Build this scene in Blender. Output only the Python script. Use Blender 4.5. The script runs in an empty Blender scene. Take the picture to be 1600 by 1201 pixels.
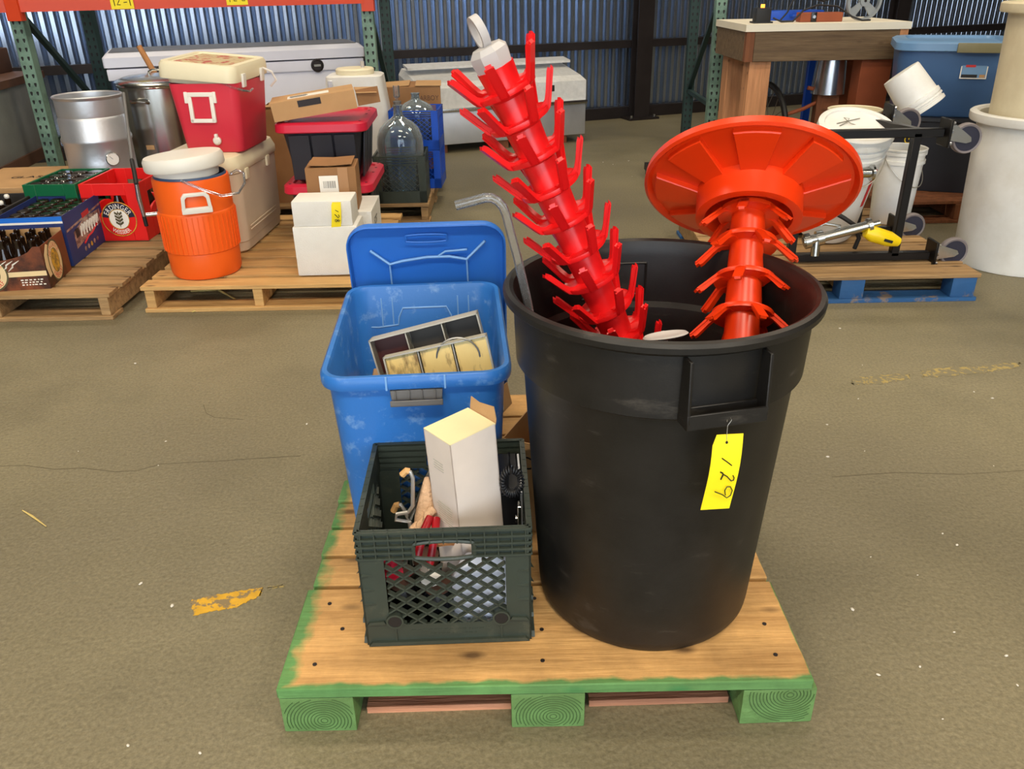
import bpy, bmesh, math, random
from mathutils import Vector, Matrix, Quaternion, Euler
random.seed(11)
scene = bpy.context.scene
col = scene.collection
PI = math.pi
rad = math.radians

# ------------------------------------------------------------------ camera
FPX, PITCH, ROLL, CAMH = 1280.0, rad(26.3), rad(1.05), 1.31
f0 = Vector((0, math.cos(PITCH), -math.sin(PITCH)))
r0 = Vector((1, 0, 0)); u0 = r0.cross(f0)
CR = r0*math.cos(ROLL) - u0*math.sin(ROLL)
CU = u0*math.cos(ROLL) + r0*math.sin(ROLL)
cam = bpy.data.cameras.new('camera')
cam.sensor_fit = 'HORIZONTAL'; cam.sensor_width = 36.0; cam.lens = 36.0*FPX/1600.0
cam.clip_start = .05; cam.clip_end = 200
camo = bpy.data.objects.new('camera', cam); col.objects.link(camo)
camo.matrix_world = Matrix(((CR.x, CU.x, -f0.x, 0), (CR.y, CU.y, -f0.y, 0), (CR.z, CU.z, -f0.z, CAMH), (0, 0, 0, 1)))
scene.camera = camo
def ray(x, y): return f0 + CR*((x-800)/FPX) + CU*((600.5-y)/FPX)
def G(x, y, z=0.0):            # pixel -> point on the level z
    d = ray(x, y); return Vector((0, 0, CAMH)) + d*((z-CAMH)/d.z)
def D(x, y, Y):                # pixel -> point at the depth Y read from what it stands on
    d = ray(x, y); return Vector((0, 0, CAMH)) + d*(Y/d.y)

# ------------------------------------------------------------------ light: overcast sky through the open front, lamps and added front fill under the roof
w = bpy.data.worlds.new('sky'); scene.world = w; w.use_nodes = True
bg = w.node_tree.nodes['Background']
bg.inputs[0].default_value = (.80, .90, 1.0, 1); bg.inputs[1].default_value = 3.4
def lamp(x, y, z, sx, sy, e, c=(1, .86, .66)):
    l = bpy.data.lights.new('ceiling_and_fill_lamp', 'AREA'); l.shape = 'RECTANGLE'; l.size = sx; l.size_y = sy; l.energy = e; l.color = c
    o = bpy.data.objects.new('ceiling_and_fill_lamp', l); o.location = (x, y, z); col.objects.link(o)
for lx in (-3.2, 0.2, 3.6):
    for ly, lz, le in ((-1.6, 4.8, 112), (2.4, 4.8, 44), (6.0, 4.8, 48)):  # front row is boosted as added fill for the camera-facing sides
        lamp(lx, ly, lz, 1.5, .5, le)
vs = scene.view_settings
vs.view_transform = 'Standard'; vs.look = 'None'; vs.gamma = 1; vs.use_curve_mapping = False
vs.exposure = 0.5

# ------------------------------------------------------------------ materials
def lin(v):
    v /= 255.0
    return v/12.92 if v <= .04045 else ((v+.055)/1.055)**2.4
def C3(c): return (lin(c[0]), lin(c[1]), lin(c[2]), 1)
MATS = {}
def mat(name, c, rough=.5, metal=0.0, var=.10, scale=9.0, bump=0.0, bscale=80.0, c2=None, amt=.0, tscale=3.0, stretch=(1, 1, 1), trans=0.0, coat=0.0, ior=1.45, emit=0.0, obrand=0.0, lo=.45, hi=.62, spec=.5):
    """Procedural surface: a slow tone variation, an optional second colour in patches (stains, dust, paint), fine relief."""
    m = bpy.data.materials.new(name); m.use_nodes = True; MATS[name] = m
    t = m.node_tree; b = t.nodes['Principled BSDF']; L = t.links.new
    b.inputs['Roughness'].default_value = rough; b.inputs['Metallic'].default_value = metal
    b.inputs['Transmission Weight'].default_value = trans; b.inputs['Coat Weight'].default_value = coat; b.inputs['IOR'].default_value = ior
    b.inputs['Specular IOR Level'].default_value = spec
    tc = t.nodes.new('ShaderNodeTexCoord'); mp = t.nodes.new('ShaderNodeMapping'); mp.inputs['Scale'].default_value = stretch
    L(tc.outputs['Object'], mp.inputs['Vector'])
    nz = t.nodes.new('ShaderNodeTexNoise'); nz.noise_dimensions = '4D'; nz.inputs['Scale'].default_value = scale; nz.inputs['Detail'].default_value = 5
    L(mp.outputs[0], nz.inputs['Vector'])
    oi = t.nodes.new('ShaderNodeObjectInfo')
    mu = t.nodes.new('ShaderNodeMath'); mu.operation = 'MULTIPLY'; mu.inputs[1].default_value = 37
    L(oi.outputs['Random'], mu.inputs[0]); L(mu.outputs[0], nz.inputs['W'])
    r = t.nodes.new('ShaderNodeValToRGB'); base = C3(c)
    k0, k1 = 1-var, 1+var
    r.color_ramp.elements[0].position = .3; r.color_ramp.elements[1].position = .7
    r.color_ramp.elements[0].color = (base[0]*k0, base[1]*k0, base[2]*k0, 1)
    r.color_ramp.elements[1].color = (min(1, base[0]*k1), min(1, base[1]*k1), min(1, base[2]*k1), 1)
    L(nz.outputs['Fac'], r.inputs[0]); out = r.outputs[0]
    if obrand:
        hs = t.nodes.new('ShaderNodeHueSaturation'); ma = t.nodes.new('ShaderNodeMapRange')
        ma.inputs['To Min'].default_value = 1-obrand; ma.inputs['To Max'].default_value = 1+obrand
        L(oi.outputs['Random'], ma.inputs['Value']); L(ma.outputs[0], hs.inputs['Value']); L(out, hs.inputs['Color']); out = hs.outputs[0]
    if c2 is not None:
        n2 = t.nodes.new('ShaderNodeTexNoise'); n2.inputs['Scale'].default_value = tscale; n2.inputs['Detail'].default_value = 8; n2.inputs['Roughness'].default_value = .65
        L(mp.outputs[0], n2.inputs['Vector'])
        r2 = t.nodes.new('ShaderNodeValToRGB'); r2.color_ramp.elements[0].position = lo; r2.color_ramp.elements[1].position = hi
        r2.color_ramp.elements[0].color = (0, 0, 0, 1); r2.color_ramp.elements[1].color = (amt, amt, amt, 1)
        L(n2.outputs['Fac'], r2.inputs[0])
        mx = t.nodes.new('ShaderNodeMix'); mx.data_type = 'RGBA'; L(r2.outputs[0], mx.inputs[0]); L(out, mx.inputs[6]); mx.inputs[7].default_value = C3(c2); out = mx.outputs[2]
    L(out, b.inputs['Base Color'])
    if emit: L(out, b.inputs['Emission Color']); b.inputs['Emission Strength'].default_value = emit
    if bump:
        n3 = t.nodes.new('ShaderNodeTexNoise'); n3.inputs['Scale'].default_value = bscale; n3.inputs['Detail'].default_value = 4; L(mp.outputs[0], n3.inputs['Vector'])
        bp = t.nodes.new('ShaderNodeBump'); bp.inputs['Strength'].default_value = bump; bp.inputs['Distance'].default_value = .01
        L(n3.outputs['Fac'], bp.inputs['Height']); L(bp.outputs[0], b.inputs['Normal'])
    return m
def wood(name, c, c2, amt=.6, st=(2.2, 26, 26), rough=.75, obrand=.10, paint=None):
    """Sawn softwood: grain drawn out along the board, dark knots; paint=(colour, x half, y front, width) adds sprayed edge paint."""
    m = mat(name, c, rough, 0, .16, 1.6, .35, 5, c2, amt, 1.4, st, obrand=obrand, lo=.42, hi=.72)
    t = m.node_tree; L = t.links.new; b = t.nodes['Principled BSDF']
    tc = t.nodes.new('ShaderNodeTexCoord')
    vo = t.nodes.new('ShaderNodeTexVoronoi'); vo.inputs['Scale'].default_value = 1.0
    mp = t.nodes.new('ShaderNodeMapping'); mp.inputs['Scale'].default_value = (5, 11, 11); L(tc.outputs['Object'], mp.inputs[0]); L(mp.outputs[0], vo.inputs['Vector'])
    rk = t.nodes.new('ShaderNodeValToRGB'); rk.color_ramp.elements[0].position = .05; rk.color_ramp.elements[1].position = .16
    rk.color_ramp.elements[0].color = (.75, .75, .75, 1); rk.color_ramp.elements[1].color = (0, 0, 0, 1); L(vo.outputs['Distance'], rk.inputs[0])
    src = b.inputs['Base Color'].links[0].from_socket
    mx = t.nodes.new('ShaderNodeMix'); mx.data_type = 'RGBA'; L(rk.outputs[0], mx.inputs[0]); L(src, mx.inputs[6]); mx.inputs[7].default_value = C3((60, 38, 22)); L(mx.outputs[2], b.inputs['Base Color'])
    if paint:
        pc, xh, yf, wd = paint
        se = t.nodes.new('ShaderNodeSeparateXYZ'); L(tc.outputs['Object'], se.inputs[0])
        nz = t.nodes.new('ShaderNodeTexNoise'); nz.inputs['Scale'].default_value = 22; nz.inputs['Detail'].default_value = 6; L(tc.outputs['Object'], nz.inputs['Vector'])
        def math_(op, a, bb):
            n = t.nodes.new('ShaderNodeMath'); n.operation = op
            for i, q in enumerate((a, bb)):
                if isinstance(q, (int, float)): n.inputs[i].default_value = q
                else: L(q, n.inputs[i])
            return n.outputs[0]
        nn = math_('MULTIPLY', math_('SUBTRACT', nz.outputs['Fac'], .5), .07)
        dx = math_('SUBTRACT', xh, math_('MULTIPLY', se.outputs['X'], -1))        # distance from the left edge
        dxr = math_('MULTIPLY', math_('SUBTRACT', xh, se.outputs['X']), 6)
        dy = math_('MULTIPLY', math_('SUBTRACT', se.outputs['Y'], yf), 2.6)
        dm = math_('ADD', math_('MINIMUM', math_('MINIMUM', dx, dy), dxr), nn)
        rp = t.nodes.new('ShaderNodeMapRange'); rp.inputs['From Min'].default_value = wd; rp.inputs['From Max'].default_value = wd*2.2
        rp.inputs['To Min'].default_value = .88; rp.inputs['To Max'].default_value = 0; L(dm, rp.inputs['Value'])
        m2 = t.nodes.new('ShaderNodeMix'); m2.data_type = 'RGBA'; L(rp.outputs[0], m2.inputs[0]); L(mx.outputs[2], m2.inputs[6]); m2.inputs[7].default_value = C3(pc)
        L(m2.outputs[2], b.inputs['Base Color'])
    return m
def glass(name, c, rough=.02, alpha=.25, edge=.55):
    m = bpy.data.materials.new(name); m.use_nodes = True; t = m.node_tree; MATS[name] = m
    b = t.nodes['Principled BSDF']; b.inputs['Base Color'].default_value = C3(c); b.inputs['Roughness'].default_value = rough
    tr = t.nodes.new('ShaderNodeBsdfTransparent'); tr.inputs[0].default_value = C3(c)
    lw = t.nodes.new('ShaderNodeLayerWeight'); lw.inputs['Blend'].default_value = .35
    mr = t.nodes.new('ShaderNodeMapRange'); mr.inputs['To Min'].default_value = alpha; mr.inputs['To Max'].default_value = edge; t.links.new(lw.outputs['Facing'], mr.inputs['Value'])
    gl = t.nodes.new('ShaderNodeBsdfGlossy'); gl.inputs['Roughness'].default_value = rough; gl.inputs[0].default_value = (.9, .95, 1, 1)
    fr = t.nodes.new('ShaderNodeFresnel'); fr.inputs['IOR'].default_value = 1.5
    df = t.nodes.new('ShaderNodeBsdfDiffuse'); df.inputs[0].default_value = C3(c)
    m1 = t.nodes.new('ShaderNodeMixShader'); t.links.new(mr.outputs[0], m1.inputs[0]); t.links.new(tr.outputs[0], m1.inputs[1]); t.links.new(df.outputs[0], m1.inputs[2])
    m2 = t.nodes.new('ShaderNodeMixShader'); t.links.new(fr.outputs[0], m2.inputs[0]); t.links.new(m1.outputs[0], m2.inputs[1]); t.links.new(gl.outputs[0], m2.inputs[2])
    t.links.new(m2.outputs[0], t.nodes['Material Output'].inputs[0])
    return m

# ------------------------------------------------------------------ mesh helpers
def T(x=0, y=0, z=0, rx=0, ry=0, rz=0): return Matrix.Translation((x, y, z)) @ Euler((rx, ry, rz)).to_matrix().to_4x4()
class MB:
    def __init__(s): s.v = []; s.f = []; s.m = []; s.cur = 0
    def add(s, vs, fs, M=None):
        o = len(s.v)
        s.v += [tuple(M @ Vector(p)) if M is not None else tuple(p) for p in vs]
        s.f += [tuple(i+o for i in q) for q in fs]; s.m += [s.cur]*len(fs)
        return s
    def box(s, c, d, M=None):
        x, y, z = d[0]/2, d[1]/2, d[2]/2
        vs = [(c[0]+a*x, c[1]+b*y, c[2]+e*z) for a in (-1, 1) for b in (-1, 1) for e in (-1, 1)]
        return s.add(vs, [(0, 1, 3, 2), (4, 6, 7, 5), (0, 4, 5, 1), (2, 3, 7, 6), (0, 2, 6, 4), (1, 5, 7, 3)], M)
    def loft(s, rings, cap0=True, cap1=True, M=None):
        n = len(rings[0]); vs = [p for r in rings for p in r]; fs = []
        for k in range(len(rings)-1):
            for i in range(n):
                j = (i+1) % n; fs.append((k*n+i, k*n+j, (k+1)*n+j, (k+1)*n+i))
        if cap0: fs.append(tuple(range(n-1, -1, -1)))
        if cap1: fs.append(tuple(range((len(rings)-1)*n, len(rings)*n)))
        return s.add(vs, fs, M)
    def lathe(s, prof, n=32, M=None, cap0=True, cap1=True):
        return s.loft([[(max(r, 1e-4)*math.cos(2*PI*i/n), max(r, 1e-4)*math.sin(2*PI*i/n), z) for i in range(n)] for r, z in prof], cap0, cap1, M)
    def cyl(s, r, z0, z1, n=16, M=None, r2=None): return s.lathe([(r, z0), (r if r2 is None else r2, z1)], n, M)
    def prism(s, pts, z0, z1, M=None): return s.loft([[(x, y, z0) for x, y in pts], [(x, y, z1) for x, y in pts]], True, True, M)
    def tube(s, pts, r, n=8, M=None, closed=False):
        P = [Vector(p) for p in pts]; K = len(P); rings = []
        t0 = (P[1]-P[0]).normalized(); up = Vector((0, 0, 1)) if abs(t0.z) < .9 else Vector((1, 0, 0))
        nv = t0.cross(up).normalized()
        for i in range(K):
            if closed: t = (P[(i+1) % K]-P[i-1]).normalized()
            else: t = (P[min(i+1, K-1)]-P[max(i-1, 0)]).normalized()
            nv = (nv-t*nv.dot(t)); nv = nv.normalized() if nv.length > 1e-6 else t.orthogonal().normalized()
            bv = t.cross(nv); rr = r[i] if isinstance(r, (list, tuple)) else r
            rings.append([tuple(P[i]+nv*rr*math.cos(2*PI*k/n)+bv*rr*math.sin(2*PI*k/n)) for k in range(n)])
        if closed: rings.append(rings[0]); return s.loft(rings, False, False, M)
        return s.loft(rings, True, True, M)
    def bar(s, a, b, wx, wy=None, M=None):
        a = Vector(a); b = Vector(b); d = (b-a); q = d.to_track_quat('Z', 'Y').to_matrix().to_4x4()
        m = Matrix.Translation((a+b)/2) @ q
        return s.box((0, 0, 0), (wx, wy or wx, d.length), (M @ m) if M is not None else m)
    def mesh(s, name, mats, smooth=40, bevel=0, seg=2):
        me = bpy.data.meshes.new(name); me.from_pydata(s.v, [], s.f)
        for q in (mats if isinstance(mats, (list, tuple)) else [mats]): me.materials.append(q if not isinstance(q, str) else MATS[q])
        me.polygons.foreach_set('material_index', s.m)
        bm = bmesh.new(); bm.from_mesh(me); bmesh.ops.recalc_face_normals(bm, faces=bm.faces)
        if bevel:
            es = [e for e in bm.edges if len(e.link_faces) == 2 and e.calc_face_angle(0) > .6]
            bmesh.ops.bevel(bm, geom=es, offset=bevel, segments=seg, profile=.6, affect='EDGES', clamp_overlap=True)
        bm.to_mesh(me); bm.free()
        if smooth:
            me.polygons.foreach_set('use_smooth', [True]*len(me.polygons)); me.set_sharp_from_angle(angle=rad(smooth))
        me.update(); return me
    def build(s, name, mats, parent=None, loc=(0, 0, 0), rot=(0, 0, 0), smooth=40, bevel=0, seg=2, **pr):
        return inst(s.mesh(name, mats, smooth, bevel, seg), name, parent, loc, rot, **pr)
def inst(me, name, parent=None, loc=(0, 0, 0), rot=(0, 0, 0), **pr):
    o = bpy.data.objects.new(name, me); col.objects.link(o); o.location = loc
    o.rotation_euler = rot if not isinstance(rot, Quaternion) else rot.to_euler()
    if parent: o.parent = parent
    for k, q in pr.items(): o[k] = q
    return o
def thing(name, label, cat, loc=(0, 0, 0), rot=(0, 0, 0), group=None):
    if isinstance(rot, (int, float)): rot = (0, 0, rot)
    o = inst(None, name, None, loc, rot); o['label'] = label; o['category'] = cat
    if group: o['group'] = group
    return o
def rr(w, d, r, z, n=5, cx=0, cy=0):
    """ring of a rounded rectangle"""
    r = min(r, w/2-1e-4, d/2-1e-4); out = []
    for k, (sx, sy) in enumerate(((1, 1), (-1, 1), (-1, -1), (1, -1))):
        for i in range(n+1):
            a = PI/2*k + PI/2*i/n
            out.append((cx+sx*(w/2-r)+r*math.cos(a), cy+sy*(d/2-r)+r*math.sin(a), z))
    return out
_gl = {}
def glyph(ch):
    if ch not in _gl:
        cu = bpy.data.curves.new('g', 'FONT'); cu.body = ch; cu.resolution_u = 3; cu.fill_mode = 'FRONT'
        ob = bpy.data.objects.new('g', cu); me = ob.to_mesh()
        vs = [tuple(q.co) for q in me.vertices]; fs = [tuple(p.vertices) for p in me.polygons]
        ob.to_mesh_clear(); bpy.data.objects.remove(ob); bpy.data.curves.remove(cu)
        x = [q[0] for q in vs] or [0, .25]
        _gl[ch] = (vs, fs, min(x), max(x))
    return _gl[ch]
def text(mb, st, size, M, bold=0.0, arc=None, sx=1.0, gap=.07):
    """flat letters in the local XY plane of M, centred; arc=(radius, centre angle) sets them round a circle"""
    ws = [(.28 if c == ' ' else glyph(c)[3]-glyph(c)[2])+gap for c in st]; tot = sum(ws)*size*sx; x = -tot/2
    for c, wd in zip(st, ws):
        wd *= size*sx
        if c != ' ':
            vs, fs, a, b = glyph(c); xm = (a+b)/2
            if arc:
                R, a0 = arc; th = a0-(x+wd/2)/R
                Q = M @ T(R*math.cos(th), R*math.sin(th), 0, 0, 0, th-PI/2) if R > 0 else M @ T(-R*math.cos(th), -R*math.sin(th), 0, 0, 0, th+PI/2)
                mb.add([((p[0]-xm)*size*sx, p[1]*size, 0) for p in vs], fs, Q)
            else:
                mb.add([(x+wd/2+(p[0]-xm)*size*sx, p[1]*size, 0) for p in vs], fs, M)
        x += wd
    return mb

# ------------------------------------------------------------------ the palette
mat('concrete', (124, 116, 91), .60, 0, .16, 1.3, .3, 60, (84, 78, 68), .7, .55, lo=.46, hi=.70)
mat('corrugated', (178, 190, 208), .24, .94, .10, 2.0)
mat('dark_steel', (50, 44, 44), .5, .5, .2, 6)
mat('roof_dark', (70, 68, 64), .8)
mat('can_black', (26, 24, 22), .44, 0, .12, 3, .05, 200, (92, 86, 78), .5, 9, (1, 1, 3), lo=.60, hi=.80)
mat('red_plastic', (222, 24, 26), .32, 0, .04, 5, spec=.55)
mat('orange_plastic', (228, 58, 12), .34, 0, .04, 5)
mat('cap_grey', (186, 182, 180), .45, 0, .06, 10)
mat('tote_blue', (48, 114, 192), .38, 0, .07, 4, .04, 150, (160, 196, 228), .55, 24, lo=.56, hi=.76)
mat('tote_rib', (120, 168, 222), .4, 0, .06, 8)
mat('lid_blue', (42, 108, 200), .38, 0, .06, 4, .04, 150, (150, 190, 225), .35, 20, lo=.66, hi=.8)
mat('latch_grey', (112, 110, 108), .42, 0, .12, 12)
mat('crate_green', (52, 60, 52), .45, 0, .14, 12, .05, 150, (96, 96, 78), .6, 14, lo=.56, hi=.74)
mat('tray_grey', (182, 178, 164), .45, 0, .12, 10)
mat('tray_dark', (62, 58, 54), .6, 0, .2, 8)
mat('tray_brown', (78, 30, 22), .5, 0, .2, 10)
mat('gold_print', (250, 212, 130), .4, 0, .12, 10, 0, 80, (130, 96, 50), .9, 17, (1.3, 1, .45), lo=.52, hi=.64)
mat('white_card', (228, 214, 202), .6, 0, .03, 20)
mat('white_card_top_lit', (240, 226, 178), .6, 0, .03, 20)  # white card again, warm overhead light put into the colour of the top
mat('cardboard', (186, 146, 100), .75, 0, .08, 8, .1, 120)
mat('cardboard_dark', (150, 108, 68), .75, 0, .1, 8, .1, 120)
mat('tape_brown', (172, 128, 86), .35, 0, .05, 10)
mat('black_rubber', (26, 25, 25), .55, 0, .15, 20)
mat('black_gloss', (20, 20, 22), .25, 0, .1, 10)
mat('steel', (190, 190, 186), .22, 1, .08, 8)
mat('steel_dull', (204, 206, 210), .42, .8, .10, 5, .08, 60)
mat('galvanised', (150, 152, 148), .5, .6, .22, 4, .1, 40)
mat('tan_tip', (206, 160, 100), .5)
mat('glove_cloth', (214, 176, 140), .9, 0, .12, 14, .5, 160)
mat('red_grip', (160, 18, 30), .3, 0, .12, 14)
mat('tag_yellow', (250, 226, 24), .55, 0, .04, 12)
mat('ink', (22, 20, 20), .5)
mat('wire', (190, 186, 176), .35, .8)
mat('hook_steel', (196, 192, 184), .4, .6)
mat('green_paint_end', (108, 148, 86), .7, 0, .14, 3, .5, 40, (84, 112, 60), .7, 5)
mat('crack_grey', (88, 80, 62), .8, 0, .2, 20)
mat('ring_dark', (70, 100, 56), .8, 0, .1)
mat('yellow_faint', (166, 146, 88), .7, 0, .1, 30, 0, 80, (124, 116, 91), 1.0, 40, lo=.44, hi=.5)
mat('yellow_paint', (206, 158, 40), .7, 0, .15, 30, 0, 80, (120, 108, 84), .9, 40, lo=.5, hi=.56)
mat('white_plastic', (230, 229, 224), .42, 0, .04, 6, .03, 100, (204, 198, 184), .35, 4)
mat('cream_plastic', (226, 214, 182), .42, 0, .05, 5, .03, 60, (206, 190, 156), .6, 3)
mat('beige_plastic', (214, 196, 172), .42, 0, .06, 5)
mat('ivory_plastic', (232, 222, 190), .42, 0, .05, 5)
mat('sticker_faded', (196, 176, 136), .6, 0, .1, 20, 0, 80, (176, 64, 60), .9, 22, lo=.5, hi=.56)
mat('cooler_red', (212, 52, 70), .38, 0, .06, 4)
mat('cooler_orange', (240, 98, 26), .40, 0, .05, 4)
mat('cooler_white', (230, 226, 216), .4, 0, .04, 5)
mat('liner_blue', (56, 78, 110), .4)
mat('tote_black', (40, 42, 50), .42, 0, .1, 6)
mat('tote_lid_red', (206, 34, 62), .36, 0, .06, 6)
mat('styrofoam', (228, 226, 220), .85, 0, .03, 20, .25, 220)
mat('beer_green', (10, 96, 58), .4, 0, .08, 6)
mat('beer_red', (228, 32, 30), .38, 0, .06, 5)
mat('brown_glass', (32, 20, 12), .10, 0, .2, 10, spec=.7)
mat('black_wood', (42, 38, 36), .7, 0, .2, 10)
mat('carton_navy', (38, 56, 116), .5, 0, .1, 8)
mat('carton_blue', (30, 112, 212), .45, 0, .05, 8)
mat('carton_silver', (176, 150, 138), .4, .2, .2, 20, 0, 80, (86, 60, 66), .8, 26, lo=.48, hi=.56)
mat('carton_wolf', (122, 64, 34), .5, 0, .25, 8, 0, 80, (40, 22, 14), .85, 7, lo=.46, hi=.62)
mat('print_white', (238, 234, 224), .5, 0, .02)
mat('print_cream', (228, 204, 156), .5, 0, .06, 20)
mat('print_gold', (216, 168, 50), .45, 0, .2, 20, 0, 80, (96, 88, 62), .8, 40)
mat('print_olive', (84, 78, 52), .5)
mat('print_red', (196, 36, 40), .5)
mat('print_navy', (30, 36, 60), .5)
mat('diamond_plate', (226, 226, 224), .45, .25, .08, 30, .5, 260)
mat('box_white_paint', (226, 228, 240), .38, 0, .04, 4)
mat('box_top_grey', (112, 112, 116), .5, .3, .12, 5)
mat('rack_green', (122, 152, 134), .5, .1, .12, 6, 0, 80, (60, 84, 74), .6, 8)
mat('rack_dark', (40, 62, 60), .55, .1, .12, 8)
mat('beam_orange', (214, 68, 26), .45, 0, .08, 4)
mat('brown_metal', (92, 62, 46), .6, .1, .2, 5)
mat('blue_crate', (14, 74, 186), .4, 0, .1, 7)
mat('slate_tote', (72, 108, 158), .38, 0, .06, 5)
mat('slate_lid', (106, 146, 190), .36, 0, .06, 5)
mat('olive_latch', (132, 128, 98), .45)
mat('frame_black', (22, 20, 20), .35, .2, .1, 10)
mat('caster_grey', (120, 112, 112), .5)
mat('caster_hub', (44, 44, 58), .4)
mat('zinc', (196, 200, 206), .24, .95, .05, 8)
mat('yellow_grip', (240, 206, 20), .35, 0, .04)
mat('pallet_blue', (40, 86, 136), .6, 0, .16, 6, .2, 50, (140, 120, 96), .8, 9, lo=.58, hi=.64)
mat('plywood_white', (236, 228, 208), .55, 0, .04, 6)
mat('rust', (150, 78, 46), .7, 0, .15, 8)
mat('lamp_orange', (255, 150, 50), .4, emit=2.5)
mat('cable_black', (24, 24, 26), .5)
mat('reel_grey', (150, 156, 160), .45)
mat('spoke', (130, 122, 110), .5, .5)
mat('dust', (214, 208, 196), .8)
mat('straw', (206, 182, 112), .8)
wood('wood_front', (206, 160, 100), (160, 116, 66), .6, (1.3, 15, 15), paint=((64, 138, 78), .512, -.61, .02))
wood('wood_pale', (206, 164, 104), (156, 112, 66), .7, (1.8, 26, 26))
wood('wood_grey', (170, 136, 92), (108, 84, 58), .8, (1.8, 26, 26))
wood('wood_post', (204, 146, 102), (158, 102, 68), .6, (26, 26, 2.0))
wood('wood_apron', (122, 100, 74), (84, 66, 48), .8, (2.0, 26, 26))
wood('wood_stick', (176, 122, 74), (140, 92, 52), .5, (20, 20, 2))
wood('wood_brown', (128, 78, 48), (90, 54, 34), .7, (20, 20, 2))
wood('wood_pink', (196, 138, 106), (150, 96, 70), .6, (2, 26, 26))
glass('clear_glass', (214, 226, 232), .03, .05)
glass('clear_tube', (244, 244, 244), .12, .05, .30)

def speckle(name, sc, k0, k1):
    t = MATS[name].node_tree; b = t.nodes['Principled BSDF']; src = b.inputs['Base Color'].links[0].from_socket
    tc = t.nodes.new('ShaderNodeTexCoord'); nz = t.nodes.new('ShaderNodeTexNoise'); nz.inputs['Scale'].default_value = sc; nz.inputs['Detail'].default_value = 6; nz.inputs['Roughness'].default_value = .7
    t.links.new(tc.outputs['Object'], nz.inputs['Vector'])
    r = t.nodes.new('ShaderNodeValToRGB'); r.color_ramp.elements[0].position = .32; r.color_ramp.elements[1].position = .70
    r.color_ramp.elements[0].color = (k0, k0, k0, 1); r.color_ramp.elements[1].color = (k1, k1, k1, 1); t.links.new(nz.outputs['Fac'], r.inputs[0])
    mx = t.nodes.new('ShaderNodeMix'); mx.data_type = 'RGBA'; mx.blend_type = 'MULTIPLY'; mx.inputs[0].default_value = 1; t.links.new(src, mx.inputs[6]); t.links.new(r.outputs[0], mx.inputs[7]); t.links.new(mx.outputs[2], b.inputs['Base Color'])
speckle('concrete', 110, .70, 1.30); speckle('concrete', 2.2, .84, 1.14); speckle('wood_front', 7, .74, 1.2)
speckle('can_black', 14, .7, 1.5)

# ------------------------------------------------------------------ the hall
fl = MB(); fl.add([(-14, -7, 0), (16, -7, 0), (16, 16, 0), (-14, 16, 0)], [(0, 1, 2, 3)])
floor = fl.build('floor', 'concrete', smooth=0, kind='structure')
WA = math.atan(.36)
def wall_y(x): return 8.5+.36*x
wl = MB(); x0, x1, pitch, per = -11.0, 11.0, .076, 20
N = int((x1-x0)/pitch*per); vs = []; fs = []
for i in range(N+1):
    s_ = x0+(x1-x0)*i/N; ph = (s_/pitch) % 1.0; o_ = -.014 if ph < .42 else -.014+.048*(1-abs((ph-.71)/.29))
    vs += [(s_, o_, 0), (s_, o_, 6.2)]
    if i: fs.append((2*i-2, 2*i, 2*i+1, 2*i-1))
wl.add(vs, fs)
wb = wl.build('wall_back', 'corrugated', None, (0, 8.5+.02, 0), (0, 0, WA), smooth=20, kind='structure')
g = MB()
for z in (.71, 2.3, 3.9): g.box((0, -.05, z), (22, .06, .07))
g.box((0, -.055, .055), (22, .07, .11))
g.build('trim_1', 'dark_steel', None, (0, 8.5, 0), (0, 0, WA), kind='structure')
for nm, cx, cz, sx, sy, sz, py in (('wall_left', -9.5, 3.1, .15, 18, 6.2, 1.5), ('wall_right', 11, 3.1, .15, 22, 6.2, 3.0)):
    MB().box((0, 0, 0), (sx, sy, sz)).build(nm, 'roof_dark', None, (cx, py, cz), kind='structure')
fw = MB(); fw.box((-7.0, 0, 3.1), (5.2, .15, 6.2)); fw.box((8.0, 0, 3.1), (6.0, .15, 6.2)); fw.box((.3, 0, 5.4), (9.5, .15, 1.6))
fw.build('wall_front', 'roof_dark', None, (0, -6.5, 0), kind='structure')
MB().box((0, 0, 0), (23, 22, .15)).build('ceiling', 'roof_dark', None, (.8, 3.4, 6.27), kind='structure')
def column(x, label, wd=.17):
    t = thing('steel_column', label, 'column', (x, wall_y(x)-.17, 0), WA)
    m = MB().box((0, -.06, 3.1), (wd, .014, 6.2)).box((0, .06, 3.1), (wd, .014, 6.2)).box((0, 0, 3.1), (.012, .11, 6.2)); m.build('i_beam', 'dark_steel', t, smooth=0)
    m = MB().box((0, 0, .01), (.34, .26, .02)); m.build('base_plate', 'dark_steel', t, smooth=0)
    b = MB().cyl(.012, .02, .045, 6).mesh('bolt', 'zinc')
    for sx in (-.13, .13): inst(b, 'bolt', t, (sx, -.09, 0))
ck = MB()
for pts in ([(0, 728), (40, 727), (85, 733), (130, 731), (180, 737), (215, 735), (250, 725), (300, 722), (345, 720), (400, 716), (470, 712)], [(318, 632), (322, 645), (335, 652), (380, 655)], [(1300, 745), (1400, 738), (1500, 741), (1600, 735)]):
    P3 = [G(x, y) for x, y in pts]
    for a_, b_ in zip(P3[:-1], P3[1:]): ck.bar(a_+Vector((0, 0, .0002)), b_+Vector((0, 0, .0002)), random.uniform(.0015, .003), .0006)
cko = ck.build('hairline_crack', 'crack_grey', floor, smooth=0)
column(1.36, 'dark steel column standing against the corrugated wall behind the red bottle tree')
column(4.35, 'dark steel column at the corrugated wall beyond the big blue tote')

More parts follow.
